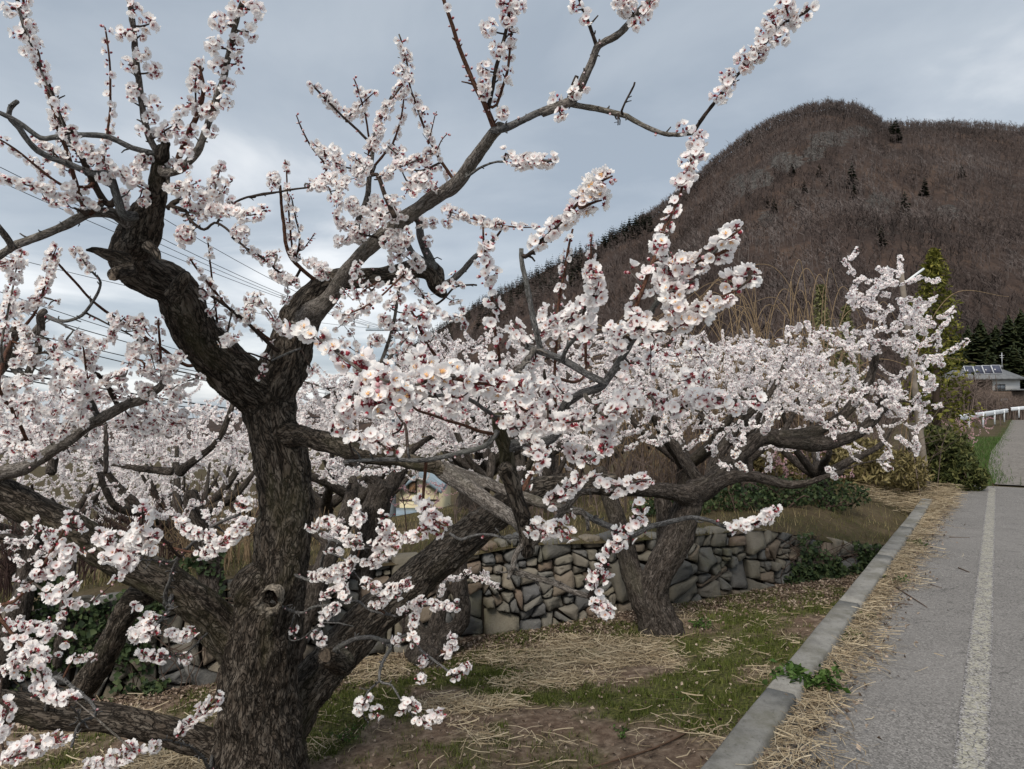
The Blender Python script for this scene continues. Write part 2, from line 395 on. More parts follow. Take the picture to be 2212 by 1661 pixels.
# ------------------------------------------------------------------ trees
class Tree:
    def __init__(s, label, base, group=None, name='apricot_tree', lod=2, dia=1.0):
        s.root = empty(name, base, label, 'tree', group); s.base = np.array(base, float)
        s.nodes = []; s.nrad = []; s.fp = []; s.fd = []; s.ft = []; s.bp = []; s.bd = []; s.bt = []; s.lod = lod; s.k = 0; s.dia = dia
        s.thick = []; s.rnd = random.Random(len(bpy.data.objects))
    def part(s, name, me, kind=None):
        me.transform(Matrix.Translation(-Vector(s.base)))
        o = link(name, me, s.root, kind=kind); return o
    def remember(s, P, r, step=.02):
        s.nodes.append(np.asarray(P)); s.nrad.append(np.asarray(r))
    def all_nodes(s): return np.vstack(s.nodes), np.concatenate(s.nrad)
    def add_branch(s, P, r, mat, name='branch', seg=8, step=.02, wob=.12, jit=0.0, spurs=0.0):
        P, r = resample(P, r, step)
        if jit:
            for i in range(1, len(P) - 1):
                q = P[i] * 9 + s.k
                P[i] = P[i] + jit * np.array((noise.noise(q), noise.noise(q + 7.7), noise.noise(q - 5.3)))
        s.k += 1; V, Q, T, B = tube(P, r, seg, True, wob, s.k * .37)
        if spurs and len(P) > 4:
            L = np.linalg.norm(np.diff(P, axis=0), axis=1).sum(); Tn = frames(P)[0]; VV = [V]; QQ = [Q]; TT = [T]; BB = [B]; n = len(V)
            for _ in range(int(L / spurs)):
                i = s.rnd.randrange(1, len(P) - 1); d = s.rdir(Tn[i]) + Tn[i] * s.rnd.uniform(.1, .9); d[2] += .2; d /= np.linalg.norm(d); l = s.rnd.uniform(.006, .022) if s.rnd.random() < .8 else s.rnd.uniform(.02, .05); a = P[i] + d * r[i] * .6
                q = np.array([a, a + d * (l * .5 + r[i] * .4) + np.array([s.rnd.gauss(0, .1) * l for _ in range(3)]), a + d * (l + r[i] * .4)]); w = min(r[i] * .5, .0028); v, f, t, b = tube(q, [w * 1.3, w, w * .8], 4, True, 0, s.k); VV.append(v); QQ.append(f + n); TT.append(t + n); BB.append(b); n += len(v)
            V = np.vstack(VV); Q = np.vstack(QQ); T = np.vstack(TT); B = np.vstack(BB)
        s.remember(P, r); s.part(name, mesh_np(name, V, Q, T, [mat], smooth=True, vattr={'bark': B}))
        return P, r
    # flowers
    def flower(s, p, d, tint=None): s.fp.append(p); s.fd.append(d); s.ft.append(abs(s.rnd.gauss(0, .13 if s.lod < 2 else .07)) if tint is None else tint)
    def bud(s, p, d): s.bp.append(p); s.bd.append(d); s.bt.append(s.rnd.uniform(0, .5))
    def rdir(s, T):
        a = np.array([s.rnd.gauss(0, 1) for _ in range(3)]); a -= T * np.dot(a, T); l = np.linalg.norm(a)
        return a / l if l > 1e-3 else np.array((0, 0, 1.0))
    def sleeve(s, P, r, mode, t0=0., t1=1.):
        """blossoms along a twig. D dense, S spaced clusters, B buds"""
        if mode == 'N': return
        v = np.concatenate(([0], np.cumsum(np.linalg.norm(np.diff(P, axis=0), axis=1)))); Ltot = v[-1]
        T, U, W = frames(P); x = Ltot * t0; R_ = s.rnd
        while x < Ltot * t1:
            i = min(int(np.searchsorted(v, x)), len(P) - 1); p = P[i]; t = T[i]; rr = r[i]
            end = (x / Ltot) > .93 and t1 > .98
            if mode == 'D':
                for _ in range(R_.choice((2, 3, 3))):
                    d = s.rdir(t); off = rr + R_.uniform(.001, .012)
                    if R_.random() < (.5 if end else .12): s.bud(p + d * (rr + .004), d + t * .6)
                    else: s.flower(p + d * off + t * R_.uniform(-.008, .008), d + t * R_.uniform(-.3, .6))
                x += R_.uniform(.009, .016)
            elif mode == 'M':
                for _ in range(R_.choice((2, 3, 4, 5))):
                    d = s.rdir(t)
                    if R_.random() < (.4 if end else .06): s.bud(p + d * (rr + .003), d + t * .7)
                    else: s.flower(p + d * (rr + R_.uniform(.001, .014)) + t * R_.uniform(-.012, .012), d + t * R_.uniform(-.2, .8))
                x += R_.uniform(.016, .034)
            elif mode == 'S':
                nf = R_.choice((1, 2, 2, 3, 3, 4))
                for _ in range(nf):
                    d = s.rdir(t); off = rr + R_.uniform(.001, .007)
                    if R_.random() < (.75 if end else .28): s.bud(p + d * (rr + .003), d + t * .7)
                    else: s.flower(p + d * off + t * R_.uniform(-.006, .006), d + t * R_.uniform(-.2, .8))
                x += R_.uniform(.016, .036)
            else:
                for _ in range(R_.choice((1, 1, 2, 3))):
                    d = s.rdir(t); s.bud(p + d * (rr + .001), d + t * .8)
                if R_.random() < .12:
                    d = s.rdir(t); s.flower(p + d * (rr + .006), d)
                x += R_.uniform(.015, .04)
    def ball(s, c, n, toward=None):
        R_ = s.rnd; rad = .003 + .0042 * math.sqrt(n)
        for i in range(n):
            z = 1 - 2 * (i + .5) / n; a = i * 2.39996 + s.k; q = math.sqrt(1 - z * z)
            d = np.array((q * math.cos(a), q * math.sin(a), z)) + np.array([R_.gauss(0, .25) for _ in range(3)]); d /= np.linalg.norm(d)
            if R_.random() < .14: s.bud(c + d * rad * 1.15, d)
            else: s.flower(c + d * rad * R_.uniform(.7, 1.0), d)
        for _ in range(max(1, n // 6)):
            d = np.array([R_.gauss(0, 1) for _ in range(3)]); d /= np.linalg.norm(d); s.bud(c + d * rad * .5, d)
        s.k += 1
    def finish(s, single=0):
        P = np.array(s.fp).reshape(-1, 3); D = np.array(s.fd).reshape(-1, 3); TI = np.array(s.ft)
        n = len(P); sc = rng.uniform(.84, 1.12, n) * s.dia; var = rng.integers(0, 10, n); var = np.array((0, 0, 1, 1, 1, 2, 2, 2, 3, 1))[var] if n else var
        rest = np.ones(n, bool)
        if single and n:
            q = P - np.array((0, 0, CAMZ)); d = q[:, 1]; ok = (d > .3) & (np.abs(q[:, 0]) < d * .71) & (q[:, 2] < d * .57) & (q[:, 2] > -d * .51)
            o = np.argsort(np.where(ok, d, 99)); idx = o[:single]; rest[idx] = False
            B = basis(D[idx], rng)
            tints = np.array((0.0, .12, .3))
            meshes = {}
            for b, i in enumerate(idx):
                tk = int(np.argmin(np.abs(tints - TI[i]))); key = (int(var[i]), tk)
                if key not in meshes:
                    V, Q, T, mq, mt, tt = BLOS[0][key[0]]
                    meshes[key] = mesh_np('blossom', V, Q, T, FMATS, mq, mt, True, {'tint': tt + tints[tk]})
                M = Matrix(((*(B[b][0] * sc[i]), P[i][0] - s.base[0]), (*(B[b][1] * sc[i]), P[i][1] - s.base[1]), (*(B[b][2] * sc[i]), P[i][2] - s.base[2]), (0, 0, 0, 1)))
                ob = link('blossom', meshes[key], s.root); ob.matrix_local = M
        g = [(BLOS[s.lod][k], P[rest & (var == k)], D[rest & (var == k)], sc[rest & (var == k)], TI[rest & (var == k)]) for k in range(4)]
        if rest.sum(): s.part('blossoms', batch('blossoms', g), 'stuff')
        if s.bp:
            m = len(s.bp); s.part('buds', batch('buds', [(BUD[max(1, s.lod)], np.array(s.bp), np.array(s.bd), rng.uniform(.65, 1.1, m) * s.dia, np.array(s.bt))]), 'stuff')
        return n
    # crown grown towards target points: every target gets a twig from the nearest wood
    def grow(s, targets, mat, maxlen=.9, mode='S', r_end=.0022, r0=.005, up=.25, seg=4, join=True, t0=.25):
        P, r = s.all_nodes(); targets = np.asarray(targets); VV = []; QQ = []; TT = []; BB = []; n = 0
        left = list(range(len(targets))); mind = np.full(len(targets), 1e9); near = np.zeros(len(targets), int)
        for a in range(0, len(P), 4000):
            dd = np.linalg.norm(targets[:, None, :] - P[None, a:a + 4000], axis=2); j = dd.argmin(1); m = dd.min(1); k = m < mind; mind[k] = m[k]; near[k] = j[k] + a
        alive = np.ones(len(targets), bool)
        for _ in range(len(targets)):
            c = np.where(alive, mind, 1e9); i = int(c.argmin())
            if c[i] > 1e8: break
            alive[i] = False; a = P[near[i]]; b = targets[i]; L = mind[i]
            if L < .04: continue
            if L > maxlen: b = a + (b - a) * maxlen / L; L = maxlen
            m = a * .5 + b * .5 + np.array((s.rnd.gauss(0, .08) * L, s.rnd.gauss(0, .08) * L, -up * L * .5))
            rr = min(r[near[i]] * .8, r0 + .006 * L)
            Q_, q_ = resample([a, m, b], [rr, (rr + r_end) / 2, r_end], max(.03, L / 9)); V, Qd, Tr, B = tube(Q_, q_, seg, False, 0, s.k * .3); s.k += 1
            VV.append(V); QQ.append(Qd + n); BB.append(B); n += len(V)
            s.sleeve(Q_ if len(Q_) > 3 else Q_, q_, mode, t0, 1.0)
            base = len(P); P = np.vstack((P, Q_[1:])); r = np.concatenate((r, q_[1:]))
            dd = np.linalg.norm(targets[:, None, :] - Q_[None, 1:], axis=2); j = dd.argmin(1); mm = dd.min(1); k = alive & (mm < mind); mind[k] = mm[k]; near[k] = j[k] + base
        if VV:
            s.nodes = [P]; s.nrad = [r]
            s.part('twigs', mesh_np('twigs', np.vstack(VV), np.vstack(QQ), None, [mat], smooth=True, vattr={'bark': np.vstack(BB)}), 'stuff')

def furrow(b, sc=1.0):
    """bark relief in bark coords: long interlaced ridges"""
    q = Vector((b[0] * 28 * sc, b[1] * 28 * sc, b[2] * 26 * sc)); w = noise.noise_vector(q * .45) * .8
    a = 1 - abs(noise.noise(q + w)) * 2.0
    c = 1 - abs(noise.noise((q + w) * 2.1 + Vector((5, 3, 1)))) * 2.0
    return a * .6 + c * .28 + noise.noise(q * 5) * .18
def solid_wood(tree, branches, voxel, mats, relief=.017, split=True):
    """branches: list of (name, P, r). One continuous wood surface, then cut into parts by nearest branch"""
    V = []; Q = []; T = []; n = 0; SP = []; ST = []; SU = []; SW = []; SV = []; SR = []; SI = []
    for bi, (nm, P, r) in enumerate(branches):
        P, r = resample(P, r, .03); v, q, t, _ = tube(P, r, 20, True, .16, bi * 1.7)
        V.append(v); Q.append(q + n); T.append(t + n); n += len(v)
        t_, u_, w_ = frames(P); L = np.concatenate(([0], np.cumsum(np.linalg.norm(np.diff(P, axis=0), axis=1))))
        SP.append(P); ST.append(t_); SU.append(u_); SW.append(w_); SV.append(L); SR.append(r); SI.append(np.full(len(P), bi))
        tree.remember(P, r)
    me = mesh_np('tmp', np.vstack(V), np.vstack(Q), np.vstack(T)); o = bpy.data.objects.new('tmp', me); col.objects.link(o)
    m = o.modifiers.new('r', 'REMESH'); m.mode = 'VOXEL'; m.voxel_size = voxel
    m = o.modifiers.new('s', 'SMOOTH'); m.iterations = 6; m.factor = .5
    dg = bpy.context.evaluated_depsgraph_get(); ev = o.evaluated_get(dg); em = ev.to_mesh()
    nv = len(em.vertices); co = np.empty(nv * 3, np.float32); em.vertices.foreach_get('co', co); co = co.reshape(-1, 3).astype(float)
    no = np.empty(nv * 3, np.float32); em.vertex_normals.foreach_get('vector', no); no = no.reshape(-1, 3)
    nl = len(em.loops); li = np.empty(nl, np.int32); em.loops.foreach_get('vertex_index', li)
    lt = np.empty(len(em.polygons), np.int32); em.polygons.foreach_get('loop_total', lt)
    ev.to_mesh_clear(); bpy.data.objects.remove(o); bpy.data.meshes.remove(me)
    assert (lt == 4).all(); F = li.reshape(-1, 4)
    SP = np.vstack(SP); ST = np.vstack(ST); SU = np.vstack(SU); SW = np.vstack(SW); SV = np.concatenate(SV); SR = np.concatenate(SR); SI = np.concatenate(SI)
    near = np.empty(nv, int)
    for a in range(0, nv, 5000):
        d = np.linalg.norm(co[a:a + 5000, None] - SP[None], axis=2) - SR[None] * .9; near[a:a + 5000] = d.argmin(1)
    rel = co - SP[near]
    B = np.stack(((rel * SU[near]).sum(1) + SI[near] * .73, (rel * SW[near]).sum(1), (SV[near] + (rel * ST[near]).sum(1)) * .3), -1)
    amp = np.minimum(relief, SR[near] * .11)
    h = np.array([furrow(b) for b in B]); big = np.array([noise.noise(Vector(c) * 9) + .6 * noise.noise(Vector(c) * 22) for c in co])
    co = co + no * (amp * h + np.minimum(.018, SR[near] * .10) * big)[:, None]
    bi = SI[near][F[:, 0]]
    names = [b[0] for b in branches]
    if not split: bi[:] = 0
    for k in sorted(set(bi)):
        f = F[bi == k]; u, inv = np.unique(f, return_inverse=True)
        tree.part(names[k], mesh_np(names[k], co[u], inv.reshape(-1, 4), None, [mats[k] if isinstance(mats, list) else mats], smooth=True, vattr={'bark': B[u]}))
# ------------------------------------------------------------------ ground cover masks (in ground coordinates, measured from the picture)
def to_pic(p):
    q = np.asarray(p, float) - np.array((0, 0, CAMZ)); dep = q[..., 1] * cP + q[..., 2] * sP; up = -q[..., 1] * sP + q[..., 2] * cP
    return CXP + q[..., 0] / dep * FPX, CYP - up / dep * FPX
def blob_on_ground(x, y, rx, ry):
    c = on_plane(x, y, -.4); a = on_plane(x + rx, y, -.4); b0 = on_plane(x, y - ry, -.4); b1 = on_plane(x, y + ry, -.4)
    return (c[0], (b0[1] + b1[1]) / 2, a[0] - c[0], max(.1, (b0[1] - b1[1]) / 2))
MOSS = [blob_on_ground(*b) for b in ((1000, 1440, 190, 40), (1660, 1440, 170, 90), (1500, 1530, 170, 50), (1330, 1365, 90, 22), (1670, 1325, 150, 30), (800, 1490, 120, 36), (730, 1560, 70, 50), (1240, 1500, 120, 26), (1140, 1360, 120, 22), (1580, 1600, 90, 30), (1560, 1420, 130, 50), (420, 1560, 90, 30))]
STRAW = [blob_on_ground(*b) for b in ((1270, 1410, 190, 42), (1180, 1470, 130, 20), (800, 1410, 90, 30), (330, 1620, 170, 40), (1000, 1520, 120, 18))]
def blobs(B, x, y):
    m = 0
    for cx, cy, rx, ry in B:
        e = math.hypot((x - cx) / rx, (y - cy) / ry); m = max(m, 1 - e * .75)
    return m
def moss_w(x, y): return float(sstep(-.02, .42, blobs(MOSS, x, y) + .55 * nz(x, y, 2.2, 2) + .25 * nz(x, y, 7, 4) - .05))
def straw_w(x, y): return float(sstep(.0, .4, blobs(STRAW, x, y) + .4 * nz(x, y, 3.1, 9) - .05))
def litter_w(x, y): return float(sstep(.75, .1, wall_y(x) - y + .35 * nz(x, y, 2, 8)))

# ------------------------------------------------------------------ orchard ground below the road
def soil_mat():
    M = Mat('orchard_soil', .95, .15); g = M.geo(); a = M.attr('moss'); b = M.attr('straw'); c = M.attr('litter')
    n = M.noise(g, 18, 6, .65); n2 = M.noise(g, 3.1, 4)
    soil = M.ramp(n, [(.32, (.05, .036, .026)), (.5, (.135, .10, .073)), (.68, (.26, .205, .155))])
    soil = M.mix(M.ramp(n2, [(.4, 0.0), (.65, .5)]), soil, (.10, .06, .042))
    moss = M.ramp(M.noise(g, 45, 4), [(.35, (.018, .022, .006)), (.5, (.05, .058, .013)), (.68, (.12, .12, .035))])
    st = M.ramp(M.noise(g, 60, 4), [(.3, (.11, .085, .06)), (.7, (.34, .28, .2))])
    lt = M.ramp(M.voro(g, 42, 'F1', 'Color'), [(.2, (.06, .04, .03)), (.55, (.17, .12, .085)), (.9, (.3, .23, .17))])
    k = M.mix(M.math('MULTIPLY', a, .9), soil, moss); k = M.mix(M.math('MULTIPLY', b, .7), k, st); k = M.mix(M.math('MULTIPLY', c, .85), k, lt)
    M.color(k); M.bump(M.math('ADD', n, M.math('MULTIPLY', M.noise(g, 90, 3), .4)), .8, .02); return M.m
MAT['soil'] = soil_mat()
def lower_ground():
    xs = np.arange(-9, 5.6, .055); ys = np.arange(.2, 8.8, .055); nx, ny = len(xs), len(ys)
    V = np.empty((ny, nx, 3)); A = np.zeros((ny, nx, 3)); keep = np.zeros((ny, nx), bool)
    for j, y in enumerate(ys):
        for i, x in enumerate(xs):
            V[j, i] = (x, y, low_z(x, y)); keep[j, i] = y < wall_y(x) + .25 and perp(x, y) > -.25
            if keep[j, i] and abs(x) < y * .8 + .5: A[j, i] = (moss_w(x, y), straw_w(x, y), litter_w(x, y))
    i, j = np.meshgrid(np.arange(nx - 1), np.arange(ny - 1)); q = np.stack((j * nx + i, j * nx + i + 1, (j + 1) * nx + i + 1, (j + 1) * nx + i), -1).reshape(-1, 4)
    q = q[keep.ravel()[q].all(1)]; u, inv = np.unique(q, return_inverse=True); A = A.reshape(-1, 3)[u]
    me = mesh_np('orchard_ground', V.reshape(-1, 3)[u], inv.reshape(-1, 4), None, [MAT['soil']], smooth=True, pattr={'moss': A[:, 0], 'straw': A[:, 1], 'litter': A[:, 2]})
    link('ground', me, kind='structure', label='bare soil, moss and straw under the apricot trees')
lower_ground()

def field_mat():
    M = Mat('hill_meadow', .95, .1); g = M.geo(); n = M.noise(g, 1.1, 6, .6); n2 = M.noise(g, 14, 4)
    c = M.ramp(n, [(.3, (.028, .032, .010)), (.5, (.07, .058, .03)), (.7, (.13, .10, .062))])
    c = M.mix(M.ramp(n2, [(.4, .0), (.7, .7)]), c, (.06, .04, .028)); M.color(c); M.bump(n2, .8, .06); return M.m
MAT['field'] = field_mat()
def upper_ground():
    rs = np.concatenate((np.linspace(3, 20, 120), np.geomspace(20.4, 2600, 70))); an = np.radians(np.linspace(-62, 62, 150)); nx, ny = len(an), len(rs)
    V = np.empty((ny, nx, 3)); keep = np.zeros((ny, nx), bool)
    for j, r in enumerate(rs):
        for i, a in enumerate(an):
            x, y = r * math.sin(a), r * math.cos(a)
            w = wall_y(x)
            V[j, i] = (x, y, up_z(x, y)); keep[j, i] = y > w + .1
            if y < w + .12: V[j, i] = (x, w + .1, up_z(x, w + .1) - .02)
    i, j = np.meshgrid(np.arange(nx - 1), np.arange(ny - 1)); q = np.stack((j * nx + i, j * nx + i + 1, (j + 1) * nx + i + 1, (j + 1) * nx + i), -1).reshape(-1, 4)
    q = q[keep.ravel()[q].any(1) & (V.reshape(-1, 3)[q][:, :, 0].min(1) > -60000)]; u, inv = np.unique(q, return_inverse=True)
    link('terrain', mesh_np('terrain', V.reshape(-1, 3)[u], inv.reshape(-1, 4), None, [MAT['field']], smooth=True), kind='structure', label='sloping terrace of rough grass falling away to the valley')
upper_ground()

# ------------------------------------------------------------------ road, kerb, line
def asphalt(name, c0, c1, c2, sc):
    M = Mat(name, .93, .25); g = M.geo(); ag = M.voro(g, 120 * sc, 'F1', 'Color'); n = M.noise(g, 1.6, 5); n3 = M.noise(g, 300 * sc, 2)
    b = M.ramp(M.math('MULTIPLY', M.math('ADD', ag, n3), .5), [(.22, c0), (.5, c1), (.8, c2)])
    b = M.mix(M.ramp(n, [(.35, .0), (.7, .45)]), b, tuple(v * .72 for v in c1)); b = M.mix(M.ramp(M.noise(g, .55, 5, .65), [(.45, 0.0), (.62, .4)]), b, tuple(min(1, v * 1.25) for v in c1)); pk = M.ramp(M.math('ABSOLUTE', M.math('SUBTRACT', M.noise(g, .9, 4, .6, 1.5), .5)), [(.0, .55), (.006, 0.0)]); b = M.mix(pk, b, tuple(v * .45 for v in c0)); M.color(b)
    M.bump(M.math('ADD', ag, n3), .55, .004); return M
RM = asphalt('asphalt', (.058, .055, .053), (.17, .162, .154), (.35, .335, .318), 1.0); MAT['asphalt'] = RM.m
MAT['oldroad'] = asphalt('old_pavement', (.07, .062, .055), (.165, .15, .135), (.28, .26, .23), .16).m
def road_sheet(name, pts, mat, n=1, z=.0, label=None):
    link(name, mesh_np(name, [(p[0], p[1], z) for p in pts], [tuple(range(4))] if len(pts) == 4 else None, None if len(pts) == 4 else [(0, i, i + 1) for i in range(1, len(pts) - 1)], [mat]), kind='structure', label=label)
road_sheet('road', [road_pt(-5, .02), road_pt(13.6, .0), road_pt(13.4, -7.5), road_pt(-5, -7.5)][::-1], MAT['asphalt'], label='worn grey asphalt road beside the kerb')
edge = [on_plane(x, y, 0)[:2] for x, y in ((2149, 1046), (2134, 1012), (2140, 977), (2162, 948), (2176, 925), (2187, 905), (2196, 893))]
V = []; Q = []
for i, e in enumerate(edge):
    dd = ROAD_N * -5.5; V += [(e[0], e[1], .004), (e[0] + dd[0], e[1] + dd[1], .004)]
for i in range(len(edge) - 1): Q.append((2 * i, 2 * i + 1, 2 * i + 3, 2 * i + 2))
link('road', mesh_np('far_road', V, Q, None, [MAT['oldroad']]), kind='structure', label='older pale road surface beyond the asphalt joint')
def paint_mat():
    M = Mat('worn_line', .9, .2); g = M.geo(); cr = M.voro(g, 26, 'DISTANCE_TO_EDGE'); n = M.noise(g, 9, 5, .7); n2 = M.noise(g, 160, 3)
    cov = M.math('MULTIPLY', M.ramp(cr, [(.02, 0.0), (.09, 1.0)]), M.ramp(M.math('ADD', M.math('MULTIPLY', n, .8), M.math('MULTIPLY', n2, .45)), [(.47, .0), (.74, .85)]))
    ax = M.attr('edge'); cov = M.math('MULTIPLY', cov, M.ramp(M.math('ADD', ax, M.math('MULTIPLY', n2, .5)), [(.3, 0.0), (.75, 1.0)]))
    ag = M.voro(g, 120, 'F1', 'Color'); b = M.ramp(ag, [(.2, (.055, .052, .052)), (.5, (.15, .143, .143)), (.85, (.33, .32, .32))])
    M.color(M.mix(cov, b, (.37, .355, .28))); M.bump(cov, .3, .003); return M.m
MAT['paint'] = paint_mat()
V = []; Q = []; E = []
for i, s in enumerate(np.linspace(-4, 13.2, 60)):
    for t, e in ((-.735, 0), (-.77, .75), (-.80, 1), (-.83, .75), (-.865, 0)):
        V.append(road_pt(s, t, .004)); E.append(e)
    if i:
        for k in range(4): Q.append(((i - 1) * 5 + k, i * 5 + k, i * 5 + k + 1, (i - 1) * 5 + k + 1))
link('road_marking', mesh_np('road_marking', V, Q, None, [MAT['paint']], pattr={'edge': E}), kind='structure', label='worn white edge line painted along the asphalt')
def conc_mat(name, c):
    M = Mat(name, .92, .25); g = M.geo(); n = M.noise(g, 7, 6, .65); n2 = M.noise(g, 110, 3)
    b = M.ramp(n, [(.28, tuple(v * .55 for v in c)), (.5, c), (.75, tuple(min(1, v * 1.25) for v in c))]); b = M.mix(M.ramp(n2, [(.55, 0.0), (.75, .5)]), b, tuple(v * .45 for v in c))
    b = M.mix(M.ramp(M.noise(g, 3.2, 6, .7), [(.47, 0.0), (.66, .75)]), b, (.10, .095, .07)); b = M.mix(M.ramp(M.noise(g, 34, 4, .7), [(.58, 0.0), (.66, .6)]), b, (.09, .085, .075))
    M.color(b); M.bump(n2, .4, .004); return M.m
MAT['concrete'] = conc_mat('kerb_concrete', (.2, .195, .18))
kerb = empty('kerb', road_pt(3, .03, 0), 'long weathered concrete kerb between the asphalt road and the orchard', 'kerb'); 
KB = np.array(kerb.location)
s = -3.2; ki = 0
while s < 9.85:
    L = 1.98 if s + 2 < 9.9 else 9.85 - s
    if L < .2: break
    m = MB(); prof = [(-.055, -.12), (-.055, .082), (-.043, .097), (.083, .10), (.095, .09), (.10, -.6)]
    ns = 8; jl = random.uniform(-.004, .004); jz = random.uniform(-.006, .004); V = []
    for k in range(ns + 1):
        for (t, z) in prof: 
            q = road_pt(s + L * k / ns, t + jl + .0035 * nz(s + k * .3, t * 9, 4, 2), z + jz + (.003 * nz(s + k * .4, t * 5, 3, 6) if z > 0 else 0)); V.append(q - KB)
    n = len(prof); Q = [(k * n + i, k * n + i + 1, (k + 1) * n + i + 1, (k + 1) * n + i) for k in range(ns) for i in range(n - 1)]
    V = np.array(V); T = []
    for k in (0, ns):
        for i in range(1, n - 1): T.append((k * n, k * n + i, k * n + i + 1) if k else (k * n, k * n + i + 1, k * n + i))
    link('kerb_stone', mesh_np('kerb_stone', V, Q, T, [MAT['concrete']]), kerb); s += 1.992; ki += 1

# ------------------------------------------------------------------ dry stone wall
def stone_mat():
    M = Mat('field_stone', .9, .25); o = M.geo(); r = M.rnd(); n = M.noise(o, 7, 6, .65); n2 = M.noise(o, 60, 4)
    base = M.ramp(r, [(.0, (.10, .10, .10)), (.2, (.165, .16, .145)), (.42, (.185, .165, .125)), (.6, (.12, .122, .122)), (.8, (.205, .18, .14)), (1.0, (.165, .12, .09))])
    c = M.mix(M.ramp(n, [(.3, .75), (.7, 0.0)]), base, M.mix(.5, base, (.03, .027, .022)))
    c = M.mix(M.ramp(M.noise(o, 2.6, 5), [(.56, 0.0), (.74, .55)]), c, (.13, .12, .06))
    c = M.mix(M.ramp(n2, [(.62, 0.0), (.75, .5)]), c, (.25, .24, .21)); M.color(c)
    M.bump(M.math('ADD', n, M.math('MULTIPLY', n2, .5)), .7, .018); return M.m
MAT['stone'] = stone_mat(); MAT['earth'] = plain('dark_earth', (.03, .024, .018), 1, .1, .4, 12, .6)
WE = np.array((1, .38, 0)) / math.hypot(1, .38); WN = np.array((.38, -1, 0)) / math.hypot(1, .38); WX0, WX1 = -5.6, 4.32
W0 = np.array((WX0, wall_y(WX0), 0)); WL = (WX1 - WX0) * math.hypot(1, .38)
def wall_pt(u, v, out=0.0):
    p = W0 + WE * u; zl = low_z(p[0], p[1] - .05) - .12; p = p + WN * (out - .16 * v); p[2] = zl + v; return p
def wall_h(u):
    p = W0 + WE * u; return up_z(p[0], p[1] + .15) - low_z(p[0], p[1] - .05) + .13
def pic_to_wall(x, y):
    d = px(x, y, 1.0) - np.array((0, 0, CAMZ)); k = (6.31 - 0) / (d[1] - .38 * d[0]); p = np.array((0, 0, CAMZ)) + d * k
    u = (p[0] - WX0) * math.hypot(1, .38); return u, p[2] - (low_z(p[0], p[1] - .05) - .12)
